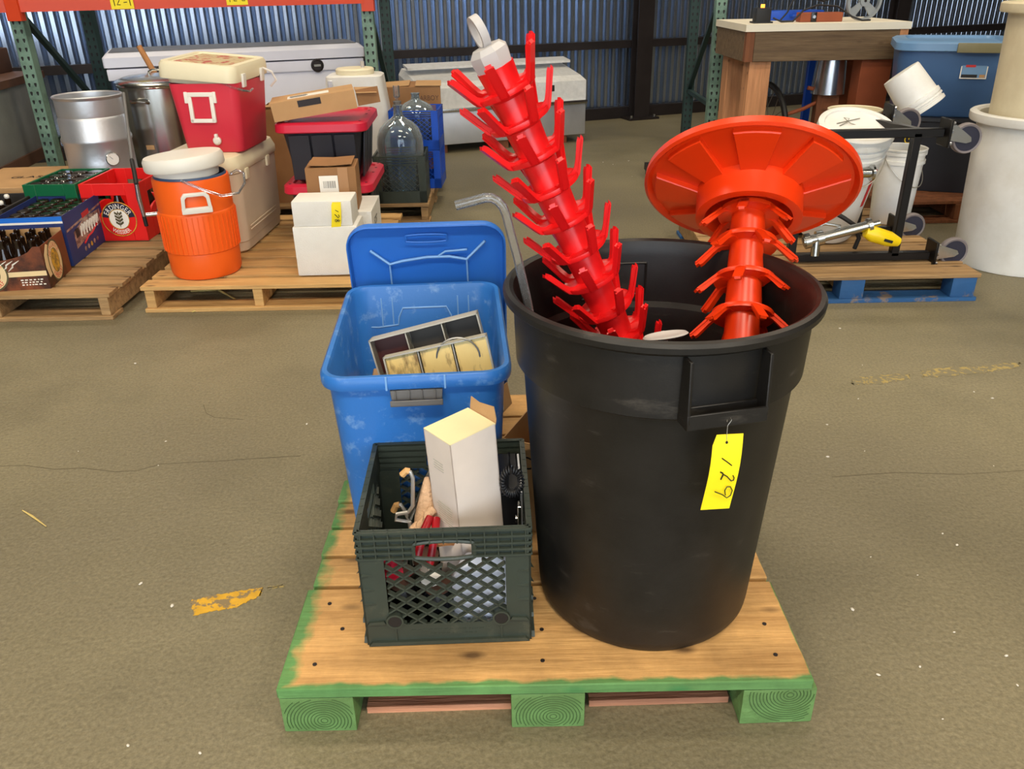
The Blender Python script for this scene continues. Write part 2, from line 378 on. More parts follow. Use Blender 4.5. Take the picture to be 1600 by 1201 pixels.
# floor marks
def blob(name, label, px, m, jag, z=.0012, n=40):
    pts = [G(x, y) for x, y in px]; out = []
    K = len(pts)
    for i in range(K):
        a, b = pts[i], pts[(i+1) % K]
        for k in range(n//K):
            q = a.lerp(b, k/(n//K)); out.append((q.x+random.uniform(-jag, jag), q.y+random.uniform(-jag, jag)))
    o = MB().prism(out, 0.0002, z).build(name, m, smooth=0); o['label'] = label; o['category'] = 'paint mark' if 'paint' in name else 'debris'; return o
blob('floor_paint_mark', 'worn yellow paint mark on the concrete left of the green pallet', [(298, 938), (345, 928), (380, 922), (412, 918), (405, 932), (370, 948), (330, 956), (303, 962)], 'yellow_paint', .003, n=96)
blob('floor_paint_mark', 'faint worn yellow paint streak on the concrete right of the black can', [(1440, 578), (1520, 572), (1592, 566), (1592, 574), (1520, 584), (1442, 590)], 'yellow_faint', .008, n=96)
blob('floor_paint_mark', 'faint yellow paint smear on the concrete below the blue block pallet', [(1330, 592), (1376, 586), (1420, 584), (1420, 592), (1376, 600), (1332, 600)], 'yellow_faint', .006, n=96)
blob('floor_paint_flecks', 'short line of yellow paint flecks trailing off the worn mark', [(418, 917), (442, 913), (444, 916), (420, 922)], 'yellow_faint', .003, n=40)

# ------------------------------------------------------------------ foreground pallet
PX, PY, PT = .052, 1.135+.61, .115
pal = thing('wooden_pallet', 'green edged wooden pallet carrying the black can, blue tote and milk crate', 'pallet', (PX, PY, 0))
st = MB(); st.box((0, 0, .045), (.142, 1.215, .09)); stm = st.mesh('stringer', 'green_paint_end', bevel=.004)
def rings_end(m, cx, cz, rx, rz, n):     # growth rings, cut as fine ridges on the sawn end
    for k in range(1, n):
        q = k/n; run = []
        for i in range(41):
            a = PI*2*i/40; p = (cx+rx*q*math.cos(a), -.6085, cz+rz*q*math.sin(a))
            ok = abs(p[0]) < .066 and .006 < p[2] < .086
            if ok: run.append(p)
            if (not ok or i == 40) and run:
                if len(run) > 2: m.tube(run, .0008, 4)
                run = []
for sx, tw in ((-.437, 0), (.006, 0), (.437, rad(1.2))):
    so = inst(stm, 'stringer', pal, (sx, 0, 0), (0, 0, tw))
    rm = MB(); rings_end(rm, 0.01*(1 if sx < .3 else 2), .03 if sx < .3 else .075, .085, .075, 13)
    rm.build('growth_rings', 'ring_dark', so, (0, 0, 0))
y = -.61
for k, (wd, dx, th) in enumerate(((.285, 0, .024), (.095, .012, .021), (.098, .006, .021), (.098, .010, .021), (.098, .004, .021), (.098, .012, .021), (.098, .0, .021), (.10, .004, .021), (.14, 0, .021))):
    b = MB(); b.box((dx*.2, y+wd/2, PT-th/2), (1.018-dx, wd, th)); b.build('deck_board', 'wood_front', pal, bevel=.0025, seg=1)
    y += wd+.0125
for yy in (-.56, -.10, .45):
    for sx, l in ((-.216, .29), (.222, .28)):
        MB().box((sx, yy+.05, .008), (l, .1, .016)).build('bottom_board', 'wood_pink', pal, rot=(0, 0, rad(random.uniform(-1, 1))), smooth=0)
nm = MB().cyl(.0045, 0, .0015, 8).mesh('nail_head', 'dark_steel')
for sx in (-.437, .006, .437):
    for dy in (-.545, -.46, -.37):
        inst(nm, 'nail_head', pal, (sx+random.uniform(-.03, .03), dy+random.uniform(-.012, .012), PT))

# ------------------------------------------------------------------ black can
CX, CY, CZ = .277, 1.43, PT
can = thing('trash_can', 'large round black plastic can standing on the green pallet', 'trash can', (CX, CY, CZ))
HZ = .69
prof = [(.17, .0), (.205, .0), (.216, .004), (.222, .015), (.224, .03), (.254, .535), (.257, .545), (.268, .552), (.272, .665), (.283, .670), (.290, .676), (.291, .686), (.287, .692), (.279, .694),
        (.272, .690), (.268, .680), (.264, .66), (.261, .558), (.250, .548), (.247, .53), (.216, .03), (.21, .02), (.0, .02)]
MB().lathe(prof, 96, cap0=False, cap1=True).add([(0.17*math.cos(2*PI*i/96), .17*math.sin(2*PI*i/96), 0) for i in range(96)], [tuple(range(96))]).build('body', 'can_black', can, smooth=35)
def can_handle(az):
    h = MB(); M = T(0, 0, 0, 0, 0, az)         # local +x points outwards
    for s in (-1, 1):
        h.prism([(.262, .55), (.294, .553), (.300, .562), (.294, .668), (.266, .668)], -.0028, .0028, M @ T(0, s*.067, 0, PI/2, 0, 0))
    h.box((.282, 0, .553), (.034, .14, .005), M)
    h.box((.297, 0, .565), (.005, .14, .026), M)
    h.box((.268, 0, .566), (.005, .14, .022), M)
    return h.build('handle', 'can_black', can, bevel=.0012, seg=1)
AZ = rad(-90+12.5)
can_handle(AZ); can_handle(AZ+PI)
m = MB()                                        # moulded rectangle inside the far wall
aa = AZ+PI
def inw(a, z, r=.2615): return (r*math.cos(a), r*math.sin(a), z)
m.tube([inw(aa+q*.28, .645) for q in [-1+i/5 for i in range(11)]], .0028, 6).tube([inw(aa+q*.28, .575) for q in [-1+i/5 for i in range(11)]], .0028, 6)
for s in (-.28, .28): m.tube([inw(aa+s, .575), inw(aa+s, .645)], .0028, 6)
m.build('moulded_panel', 'can_black', can)

# yellow lot tag hanging off the front handle
hx, hy = CX+.303*math.cos(AZ), CY+.303*math.sin(AZ)
tp = D(1129, 690, hy-.004)
tag = thing('lot_tag', 'yellow paper tag numbered 129 wired to the black can handle', 'tag', (tp.x, tp.y, tp.z), (0, 0, rad(4)))
tag.scale = (.98, 1.05, 1.14); tag.location.x += .008
def tag_mesh(w_, h_, n=8, wob=.004, skew=0.0):
    m = MB(); vs = []; th = .0006
    for i in range(n+1):
        q = i/n; z = .012-h_*q; yb = -wob*math.sin(q*PI*1.4); sx = skew*q*q
        for s in (-1, 1):
            ww = w_/2-(.006 if i == 0 and s < 0 else 0)
            vs += [(s*ww+sx, yb, z), (s*ww+sx, yb+th, z)]
    fs = []
    for i in range(n):
        a = i*4; fs += [(a, a+2, a+6, a+4), (a+1, a+5, a+7, a+3), (a, a+4, a+5, a+1), (a+2, a+3, a+7, a+6)]
    fs += [(0, 1, 3, 2), (n*4, n*4+2, n*4+3, n*4+1)]
    return m.add(vs, fs)
tag_mesh(.050, .128, skew=-.007).build('tag_card', 'tag_yellow', tag)
def stroke(m, pts, r, yy): m.tube([(x, yy, z) for x, z in pts], r, 5)
m = MB(); Y0 = -.0058
stroke(m, [(-.008, -.024), (.002, -.031), (.010, -.037)], .0009, -.0046)
stroke(m, [(-.008, -.047), (-.004, -.049), (-.003, -.052), (-.006, -.060)], .0012, -.0045)
stroke(m, [(-.003, -.051), (.004, -.055), (.012, -.063), (.016, -.062), (.0165, -.058), (.014, -.054)], .0009, -.0046)
stroke(m, [(-.014, -.080), (.0, -.086), (.008, -.092), (.014, -.088), (.016, -.080), (.012, -.073), (.006, -.073), (.003, -.079), (.005, -.087)], .0009, -.0044)
m.cyl(.0022, 0, .0012, 10, T(-.002, -.0012, 0.0, PI/2, 0, 0))
m.build('ink_number', 'ink', tag)
MB().tube([(-.002, -.001, 0), (-.003, -.001, .014), (-.003, .0, .026), (.004, .003, .033), (.002, .016, .036), (-.003, .004, .03)], .0006, 5).build('wire', 'wire', tag)

# ------------------------------------------------------------------ bottle trees
def axis_quat(a, b, spin=0.0):
    z = (Vector(b)-Vector(a)).normalized(); q = z.to_track_quat('Z', 'Y'); return q @ Quaternion((0, 0, 1), spin)
def peg_mesh(mn, low=False):
    m = MB(); k_ = (lambda r, z: (r+.011*max(0, min(1, (r-.06)/.04)), z*.72 if z > .008 else z)) if low else (lambda r, z: (r, z*.88 if z > .008 else z)); o = [(.030, 0), (.055, -.004), (.064, 0), (.069, .007), (.097, .058), (.0945, .0640), (.0905, .0585), (.0875, .0625), (.083, .0575), (.066, .026), (.058, .014), (.048, .0085), (.030, .006)]
    m.prism([k_(*q) for q in o], -.0048, .0048, T(0, 0, 0, PI/2, 0, 0))
    m.prism([k_(*q) for q in [(.058, -.003), (.0665, .004), (.0965, .057), (.0945, .059), (.0640, .008)]], -.0078, .0078, T(0, 0, 0, PI/2, 0, 0))
    return m.mesh('peg', mn, smooth=30)
def tier_mesh(mn, Rr=.057):
    m = MB(); m.lathe([(.029, .006), (Rr-.006, .004), (Rr, .007), (Rr+.001, .002), (Rr, -.002), (Rr-.008, -.004), (.036, -.010), (.031, -.012), (.029, -.012)], 32, cap0=False, cap1=False)
    return m.mesh('tier_ring', mn, smooth=50)
def bottle_tree(name, label, A, B, zs, total, mn, spin, pegs=6):
    """A is the foot of the axis, B a point further up it; zs are the tiers' heights from A"""
    q = axis_quat(A, B, 0)
    t = thing(name, label, 'bottle tree', A, q.to_euler())
    fv = q.inverted() @ Vector((0, -1, 0)); spin += math.atan2(fv.y, fv.x)
    pr = []
    zz = sorted(zs); bounds = [0]+zz+[total]
    for a, b in zip(bounds[:-1], bounds[1:]):
        pr += [(.0285, a+.004), (.0315, b-.006)] if b-a > .02 else [(.0285, a+.001), (.029, b-.001)]
    MB().lathe([(r*(1.16 if 'orange' in mn else 1.05), z) for r, z in pr], 28).build('post', mn, t, smooth=50)
    tm, pm = tier_mesh(mn), peg_mesh(mn, 'orange' in mn)
    for k, z in enumerate(zs):
        ring = inst(tm, 'tier_ring', t, (0, 0, z)); ring.scale = (1.06, 1.06, 1.05) if 'orange' in mn else (.95, .95, 1)
        for i in range(pegs):
            inst(pm, 'peg', ring, rot=(0, 0, spin+2*PI*(i+.5*(k % 2))/pegs)).scale = (.89, 1.12, .98) if 'orange' in mn else (.95, 1.12, 1.10)
    return t
# red one: top at the grey cap, leaning to the left out of the can
RT, RB = D(766, 88, 1.46), D(958, 505, 1.50)
dv = (RT-RB).normalized(); L_ = (RT-RB).length
foot = RB-dv*.43
def along(px, py):                                  # where on the axis a pixel falls
    bs, bd = 0, 1e9
    for s in range(-150, 700):
        p = RB+dv*(s*.001); v = p-Vector((0, 0, CAMH)); d = v.dot(f0)
        x, y = 800+FPX*v.dot(CR)/d, 600.5-FPX*v.dot(CU)/d
        e = (x-px)**2+(y-py)**2
        if e < bd: bd, bs = e, s*.001
    return bs
tz = [along(792, 141)+.43, along(818, 187)+.43, along(838, 240)+.43, along(856, 293)+.43, along(873, 345)+.43, along(893, 393)+.43, along(912, 440)+.43, along(931, 487)+.43]
tz += [tz[-1]-.066*k for k in range(1, 6)]
red = bottle_tree('bottle_tree', 'red plastic bottle drying tree with grey cap leaning in the black can', foot, RT, tz, .43+L_-.012, 'red_plastic', rad(-4))
zc = .43+L_-.012
cap = MB().lathe([(.0325, zc-.006), (.0350, zc+.010), (.0350, zc+.020), (.026, zc+.029), (.001, zc+.030)], 8, T(0, 0, 0, 0, 0, rad(12))).build('cap', 'cap_grey', red, smooth=20)
ro = []
m = MB()
for k in range(25):
    a = -PI/2+2*PI*k/24; ro.append((.0215*math.cos(a), zc+.053+.028*math.sin(a)))
ri = [(x*.78, zc+.053+(z-zc-.053)*.80) for x, z in ro]
vs = []; fs = []
for (x, z), (xi, zi) in zip(ro, ri): vs += [(x, -.007, z), (x, .007, z), (xi, .007, zi), (xi, -.007, zi)]
for k in range(24): fs += [(4*k+i, 4*k+(i+1) % 4, 4*k+4+(i+1) % 4, 4*k+4+i) for i in range(4)]
m.add(vs, fs); m.build('hanging_ring', 'cap_grey', cap, rot=(0, 0, rad(12)), smooth=40)
# orange one, upside down with its ribbed foot on top
OA, OB = D(1171, 303, 1.70), D(1160, 500, 1.500)
od = (OB-OA).normalized()
def along2(px, py):
    bs, bd = 0, 1e9
    for s in range(0, 600):
        p = OA+od*(s*.001); v = p-Vector((0, 0, CAMH)); d = v.dot(f0)
        x, y = 800+FPX*v.dot(CR)/d, 600.5-FPX*v.dot(CU)/d
        e = (x-px)**2+(y-py)**2
        if e < bd: bd, bs = e, s*.001
    return bs
tz2 = [along2(1164, 334), along2(1162, 380), along2(1158, 437), along2(1154, 492)]
sp = (tz2[3]-tz2[0])/3
orr = bottle_tree('bottle_tree', 'orange plastic bottle drying tree upside down in the can with round foot on top', OA, OB, tz2, tz2[-1]+.13, 'orange_plastic', PI/6)
FR = .214
foot_ = MB().lathe([(.03, -.012), (.086, -.012), (.088, .060), (.098, .062), (.106, .060), (.108, .0), (FR-.012, -.022), (FR-.002, -.012), (FR+.004, -.016), (FR+.003, -.030), (FR-.01, -.034), (.11, -.012), (.03, -.02)], 72, cap0=False, cap1=False).build('foot', 'orange_plastic', orr, smooth=35)
def pol(r, a, z): return (r*math.cos(a), r*math.sin(a), z)
pm = MB(); hw = rad(13)
def panel_ring(dz, ins):
    r1, r2 = .107, FR-.018-ins*.5
    return [pol(r1, -hw+ins*3, .001+dz)]+[pol(r2, -hw+ins*3+(2*hw-ins*6)*i/5, -.0205+dz) for i in range(6)]+[pol(r1, hw-ins*3, .001+dz)]
pm.loft([panel_ring(-.004, 0), panel_ring(.010, 0), panel_ring(.0125, .003)])
pmm = pm.mesh('raised_panel', 'orange_plastic', smooth=30)
for i in range(8): inst(pmm, 'raised_panel', foot_, rot=(0, 0, rad(2)+i*PI/4))

# clear bent racking tube
pts = [D(712, 321, 1.42), D(735, 315, 1.42), D(757, 309, 1.42), D(768, 309, 1.42), D(778, 314, 1.42), D(786, 323, 1.42), D(791, 336, 1.42), D(797, 360, 1.42), D(808, 400, 1.42), D(822, 460, 1.425), D(834, 520, 1.43), D(846, 590, 1.43)]
m = MB(); m.tube(pts, .0082, 14)
o = m.build('racking_tube', 'clear_tube'); o['label'] = 'clear bent plastic tube sticking out of the black can'; o['category'] = 'tube'
# pale spoon end between the two trees
ps = D(1040, 524, 1.34)
sp_ = thing('brewing_paddle', 'pale plastic paddle head lying between the bottle trees inside the can', 'paddle', ps, (rad(-12), rad(-8), 0))
m = MB(); m.lathe([(.001, -.004), (.030, -.004), (.037, 0), (.034, .003), (.028, .0), (.001, -.001)], 28, Matrix.Diagonal((1.1, .8, 1, 1))); m.build('paddle_head', 'cap_grey', sp_)
MB().tube([(0.0, .025, -.002), (.0, .06, -.05), (-.01, .13, -.56)], .008, 10).build('handle', 'cap_grey', sp_)

# ------------------------------------------------------------------ blue tote, its lid behind it
TR = rad(3.4)
tote = thing('storage_tote', 'open bright blue plastic tote with grey front latch on the green pallet', 'tote', (-.222, 1.858, PT), TR)
def tub(wb, db, wt, dt, h, lipw, lipd, liph, r=.05, th=.004, n=6):
    R = [rr(wb-.03, db-.03, r*.7, 0, n), rr(wb, db, r*.8, .012, n), rr(wt, dt, r, h-liph-.002, n), rr(lipw-.004, lipd-.004, r*1.15, h-liph, n), rr(lipw, lipd, r*1.2, h-liph+.006, n), rr(lipw, lipd, r*1.2, h-.006, n), rr(lipw-.01, lipd-.01, r*1.15, h, n),
         rr(wt+.002, dt+.002, r, h-.001, n), rr(wt-th*2, dt-th*2, r, h-.012, n), rr(wb-th*2, db-th*2, r*.8, .014, n)]
    return R
m = MB(); m.loft(tub(.345, .505, .385, .565, .448, .415, .60, .030)); m.build('body', 'tote_blue', tote, smooth=45)
def wallp(x, z, side=1, off=.0):      # a point on the inner far wall (side=1) of the tote
    q = z/.44; return (x, side*(.2485+.031*q)-off, z)
m = MB()
for pts in ([(-.17, .335), (-.13, .332), (-.075, .338), (-.072, .36), (-.06, .385), (.06, .385), (.072, .36), (.075, .338), (.13, .332), (.165, .335)],):
    m.tube([wallp(x, z, 1, .001) for x, z in pts], .0028, 6)
for x in (-.118, -.088, .092, .122): m.tube([wallp(x, .335, 1, .001), wallp(x, .415, 1, .001)], .0022, 6)
m.build('moulded_ribs', 'tote_rib', tote)
lt = MB()
lt.prism([(-.056, .0), (.056, .0), (.054, -.024), (-.054, -.024)], -.006, .006, T(0, -.289, .414, PI/2, 0, 0))
lt.box((0, -.302, .386), (.112, .020, .006)); lt.box((0, -.311, .391), (.112, .004, .012))
for x in (-.045, -.015, .012, .04): lt.box((x, -.2965, .402), (.003, .006, .024))
lt.build('latch', 'latch_grey', tote, bevel=.001, seg=1)
m = MB()
for x in (-.062, .062): m.box((x, -.3003, .433), (.004, .004, .030))
m.build('lip_seam', 'tote_rib', tote)
# lid: stands on its short edge, underside to the camera, leaning on the tote
lp0 = Vector((-.232, 2.295, PT+.002)); tilt = math.atan2(.125, .61)
lid = thing('tote_lid', 'blue tote lid standing on edge behind the blue tote', 'lid', lp0, (tilt, 0, rad(2.5)))
# local: x across, z up the lid, -y towards the tote
LM = T(0, 0, .312, PI/2, 0, 0)
m = MB(); n_ = 7
m.loft([rr(.40, .59, .05, -.012, n_), rr(.428, .616, .062, -.010, n_), rr(.434, .622, .065, 0, n_), rr(.434, .622, .065, .016, n_), rr(.426, .614, .06, .018, n_), rr(.420, .608, .058, .012, n_), rr(.416, .604, .056, -.004, n_), rr(.36, .54, .04, -.006, n_)], True, True, LM)
m.build('panel', 'lid_blue', lid, smooth=40)
m = MB()
def lpt(x, z, d=.006): return (x, -d, z)
m.tube([lpt(-.155, .545, .003), lpt(-.105, .503), lpt(-.07, .512), lpt(0, .522), (.06, -.006, .522), lpt(.108, .512), lpt(.16, .565, .003)], .004, 6)
m.tube([lpt(-.105, .503), lpt(-.105, .20)], .0025, 6).tube([lpt(.108, .512), lpt(.112, .20)], .0025, 6)
m.tube([lpt(.03, .524), lpt(.05, .538), lpt(.11, .542)], .003, 6)
m.build('moulded_ribs', 'tote_rib', lid)
m = MB(); ring = [(.062*math.cos(a)*(1 if abs(math.cos(a)) > .3 else 1), .012*math.sin(a)) for a in [2*PI*i/24 for i in range(24)]]
m.tube([(max(-.055, min(.055, x*1.3)), -.006, .580+z) for x, z in ring], .0025, 6, closed=True); m.build('grip_slot', 'lid_blue', lid)

# parts organiser trays standing in the tote
def organiser(name, label, c, rot, W, Hh, Dp, cols, rows, fill):
    t = thing(name, label, 'organiser', c, rot)
    m = MB(); th = .0035
    m.box((0, Dp/2-th/2, Hh/2), (W, th, Hh))
    for s in (-1, 1): m.box((s*(W/2-th/2), 0, Hh/2), (th, Dp, Hh))
    for z in (th/2, Hh-th/2): m.box((0, 0, z), (W, Dp, th))
    m.build('frame', 'tray_grey', t, smooth=0)
    for i in range(1, cols): MB().box((-W/2+W*i/cols, .002, Hh/2), (.0025, Dp-.004, Hh-.006)).build('divider', 'tray_grey', t, smooth=0)
    for j in range(1, rows): MB().box((0, .002, Hh*j/rows), (W-.006, Dp-.004, .0025)).build('shelf', 'tray_grey', t, smooth=0)
    for i in range(cols):
        MB().box((-W/2+W*(i+.5)/cols, Dp/2-.008-(.0 if not fill[i][1] else Dp*.55), Hh-Hh/rows/2), (W/cols-.008, .006, Hh/rows-.01)).build('compartment_back', fill[i][0], t, smooth=0)
    return t
tc_ = thing('carton', 'closed brown carton filling the bottom of the blue tote', 'box', (-.222, 1.862, PT+.014), TR)
MB().box((0, 0, .11), (.30, .42, .22)).build('carton', 'cardboard', tc_, bevel=.003, seg=1)
organiser('parts_organiser', 'grey compartment tray with dark cells tilted inside the blue tote', (-.165, 1.79, PT+.268), (rad(-14), rad(-13), TR), .268, .195, .06, 3, 2, (('tray_brown', 0), ('tray_dark', 0), ('tray_dark', 0)))
organiser('parts_organiser', 'grey compartment tray with yellow printed cells at the front inside the blue tote', (-.140, 1.70, PT+.262), (rad(-16), rad(-11), TR), .245, .185, .045, 3, 2, (('gold_print', 1), ('gold_print', 1), ('gold_print', 1)))
m = MB(); cc = D(716, 555, 1.73); m.tube([(cc.x+.05*math.cos(a), cc.y, cc.z+.048*math.sin(a)-.004) for a in [PI*i/14 for i in range(15)]]+[(cc.x-.05, cc.y+.0, cc.z-.12)], .0022, 6)
o = m.build('wire_loop', 'wire'); o['label'] = 'thin pale wire loop over the trays in the blue tote'; o['category'] = 'wire'

# small carton squeezed between tote and can
ct = thing('cardboard_box', 'small brown carton wedged between the blue tote and the black can', 'box', (.062, 1.735, PT), rad(-24))
m = MB()
for c_, d_ in (((0, -.11, .12), (.09, .003, .24)), ((0, .11, .12), (.09, .003, .24)), ((-.044, 0, .12), (.003, .22, .24)), ((.044, 0, .12), (.003, .22, .24)), ((0, 0, .002), (.09, .22, .003))): m.box(c_, d_)
m.build('carton', 'cardboard', ct, smooth=0)
MB().box((-.07, 0, .262), (.003, .21, .06), T(0, 0, 0, 0, rad(-12), 0)).build('flap', 'cardboard', ct, smooth=0)
text(MB(), 'C', .05, T(.012, -.1125, .17, PI/2, 0, 0)).build('print', 'ink', ct, smooth=0)

# ------------------------------------------------------------------ dark green milk crate
cr = thing('milk_crate', 'dark green plastic milk crate full of odds and ends on the green pallet', 'crate', (-.139, 1.417, PT), rad(1.5))
W_, H_ = .330, .276; hw = W_/2
def crate_side(S, name):
    """S maps (u along the side, z, depth outwards) to the crate"""
    m = MB()
    B = lambda u0, u1, z0, z1, d0=-.004, d1=0.0: m.box(((u0+u1)/2, -(d0+d1)/2, (z0+z1)/2), (u1-u0, abs(d1-d0), z1-z0), S)
    for s in (-1, 1): B(*sorted((s*hw, s*.116)), 0, .214)
    B(-.116, .116, 0, .050)
    B(-hw, hw, .245, H_, -.008, -.004); B(-hw, -.055, .214, .245, -.008, -.004); B(.052, hw, .214, .245, -.008, -.004)
    for k, z in enumerate((H_-.003, .258, .242, .228, .214)):
        if k < 2: B(-hw, hw, z-.0022, z+.0022, -.008, .003)
        else:
            B(-hw, -.058, z-.0022, z+.0022, -.008, .003); B(.055, hw, z-.0022, z+.0022, -.008, .003)
    for i in range(13):
        u = -hw+.01+i*(W_-.02)/12
        if abs(u) < .057: B(u-.0012, u+.0012, .245, H_, -.006, .0025)
        else: B(u-.0012, u+.0012, .214, H_, -.006, .0025)
    fr = m.build(name, 'crate_green', cr, smooth=0)
    m = MB()                                                          # diagonal lattice
    u0, u1, z0, z1, stp = -.116, .116, .050, .214, .040
    k = -12
    while k < 22:
        for sgn in (1, -1):
            pts = []
            c = u0+k*stp if sgn > 0 else u1-k*stp
            # line u = c + sgn*(z-z0)*1.33
            for z in [z0+i*(z1-z0)/16 for i in range(17)]:
                u = c+sgn*(z-z0)*1.33
                if u0 <= u <= u1 and not (z > .203 and -.062 < u < .06): pts.append((u, z))
            if len(pts) > 1:
                a, b = pts[0], pts[-1]
                m.bar((a[0], .003, a[1]), (b[0], .003, b[1]), .0105, .0036, S)
        k += 1
    m.build('lattice', 'crate_green', fr, smooth=0)
    m = MB(); ro = [(.058*max(-1, min(1, 1.5*math.cos(a))), .228+(.021 if math.sin(a) > 0 else .021)*math.sin(a)) for a in [2*PI*i/28 for i in range(28)]]
    m.tube([(x, .002, z) for x, z in ro], .0042, 6, S, closed=True); m.build('hand_hole', 'crate_green', fr)
    for s in (-1, 1):
        Q = S @ T(s*.105, 0, .062, PI/2, 0, 0)
        MB().lathe([(.0175, -.02), (.0175, .006), (.0135, .006), (.0125, -.016), (.001, -.018)], 18, Q).build('pivot_boss', 'crate_green', fr)
        MB().cyl(.0128, .0052, .0058, 18, Q).build('socket_shade', 'black_rubber', fr)  # flat dark disc in place of the shade inside the socket
        m = MB(); m.bar((s*.105, -.001, .05), (s*.105, -.001, .008), .003, .004, S)
        for z in (.175, .14, .105): m.add([(s*.160, 0, z+.004), (s*.138, 0, z-.003), (s*.138, 0, z+.0005), (s*.160, -.006, z+.0015)], [(0, 1, 3), (1, 2, 3), (0, 3, 2)], S)
        m.build('small_ribs', 'crate_green', fr, smooth=0, kind='stuff')
        MB().prism([(s*.123, .056), (s*.160, .054), (s*.155, .061), (s*.127, .063)], 0, .005, S @ T(0, 0, 0, PI/2, 0, 0)).build('ledge', 'crate_green', fr, smooth=0)
    m = MB(); m.prism([(-hw+.004, .002), (hw-.004, .002), (hw-.012, .011), (-hw+.012, .011)], 0, .007, S @ T(0, 0, 0, PI/2, 0, 0))
    m.build('foot_lip', 'crate_green', fr)
    return fr
for k in range(4): crate_side(T(0, 0, 0, 0, 0, k*PI/2) @ T(0, -hw, 0), 'side_wall')
MB().box((0, 0, .006), (W_-.012, W_-.012, .006)).build('base', 'crate_green', cr, smooth=0)
m = MB()
for j, (a, b, z) in enumerate(((-.07, .075, .034), (-.035, .06, .024))):
    x = a
    while x < b:
        l = random.uniform(.003, .009); m.box((x, -hw-.0003, z), (l, .0008, .0035)); x += l+.003
m.build('worn_embossing', 'crate_green', cr, smooth=0)

# --- in the crate
CB = PT+.011
def rest(x, y): return (x, y, CB)
# tall white carton
c0 = G(705, 692, .540); cl = G(664, 652, .540); crr = G(772, 664, .540)
e1 = (cl-c0); e2 = (crr-c0); e1.z = e2.z = 0
wb_ = thing('tall_carton', 'tall white cardboard carton standing up out of the green milk crate', 'box', (c0.x+.016, c0.y+.006, CB), (0, rad(-3.2), math.atan2(e2.y, e2.x)))
w2, w1, hh = .108, .086, .540-CB
m = MB(); th = .002
m.box((w2/2, th/2, hh/2), (w2, th, hh)); m.box((th/2, w1/2, hh/2), (th, w1, hh)); m.box((w2/2, w1-th/2, hh/2), (w2, th, hh)); m.box((w2-th/2, w1/2, hh/2), (th, w1, hh)); m.box((w2/2, w1/2, th/2), (w2, w1, th))
m.build('carton_body', 'white_card', wb_, smooth=0)
MB().box((w2/2, w1/2, hh+.001), (w2, w1, .002)).build('top_flap', 'white_card_top_lit', wb_, smooth=0)
fm = MB(); fm.cur = 0
fm.prism([(0, 0), (w1-.006, .0), (w1-.004, .030), (w1-.03, .027), (.012, .034), (.0, .012)], 0, .002, T(w2+.001, .002, hh-.004, PI/2, 0, PI/2) @ T(0, 0, 0, rad(14), 0, 0))
fm.build('open_flap', 'cardboard', wb_, smooth=0)
MB().box((w2*.72, -.0007, .145), (w2*.5, .001, .05)).build('black_print', 'black_gloss', wb_, smooth=0)
m = MB()
for k in range(9): m.box((-.0006, w1*.5, hh*.62-k*.006), (.0006, w1*random.uniform(.4, .62), .0009))
for k in range(4): m.box((-.0006, w1*.55, hh*.86-k*.006), (.0006, w1*random.uniform(.2, .4), .0009))
m.build('fine_print', 'tray_grey', wb_, smooth=0)
# steel hooks with tan tips
def hook(label, px, Y, r=.0042, tip=True):
    t = thing('steel_hook', label, 'hook', (0, 0, 0))
    pts = [D(x, y, Y) for x, y in px]; MB().tube(pts, r, 8).build('rod', 'hook_steel', t)
    if tip:
        a = pts[-1]; b = pts[-2]; c = pts[-3]; MB().tube([c.lerp(b, .3), b, a, a+(a-b)*.35], r*1.7, 8).build('tip', 'tan_tip', t)
    return t
hook('bent steel hook with tan tip upright at the back of the crate', [(650, 900), (640, 815), (618, 812), (620, 803), (638, 800), (645, 790), (645, 760), (645, 746), (641, 737), (635, 735), (630, 740)], 1.40)
hook('bent steel rod with tan tip lying low in the crate corner', [(665, 850), (640, 815), (632, 797), (626, 788), (619, 789), (616, 796)], 1.47)
m = MB(); m.tube([D(641, 810, 1.44), D(668, 745, 1.47), D(676, 730, 1.48)], .006, 8); o = m.build('steel_rod', 'steel'); o['label'] = 'straight shiny steel rod slanting beside the white carton in the crate'; o['category'] = 'rod'
# work glove
gp = D(668, 812, 1.385)
gv = thing('work_glove', 'tan cloth work glove draped beside the white carton in the crate', 'glove', gp)
m = MB(); m.loft([[(x*.9*s, y*s+.01*k, -.02+.024*k) for x, y in ((.026, .0), (.02, .018), (0, .024), (-.022, .018), (-.03, 0), (-.02, -.016), (0, -.022), (.02, -.014))] for k, s in ((0, 1.1), (1, 1.0), (2, .75), (3, .5), (4, .2))]); m.build('palm', 'glove_cloth', gv, smooth=80)
for k, (dx, dz) in enumerate(((-.028, -.006), (-.014, .004), (.004, .03))):
    MB().tube([(dx+.01, -.008, dz), (dx, -.018, dz-.004), (dx-.006, -.024, dz-.018)], [.010, .0095, .006], 8).build('finger', 'glove_cloth', gv, smooth=80)
# red handled tool
rt = thing('red_pliers', 'red handled pliers lying under the glove in the crate', 'pliers', (0, 0, 0))
MB().tube([D(652, 872, 1.31), D(662, 830, 1.33), D(672, 808, 1.36)], .0085, 10).build('grip', 'red_grip', rt)
MB().tube([D(672, 880, 1.31), D(680, 832, 1.33), D(682, 810, 1.36)], .0085, 10).build('grip', 'red_grip', rt)
MB().tube([D(662, 890, 1.31), D(640, 905, 1.32), D(625, 915, 1.34)], [.012, .009, .003], 8).build('jaws', 'steel', rt)
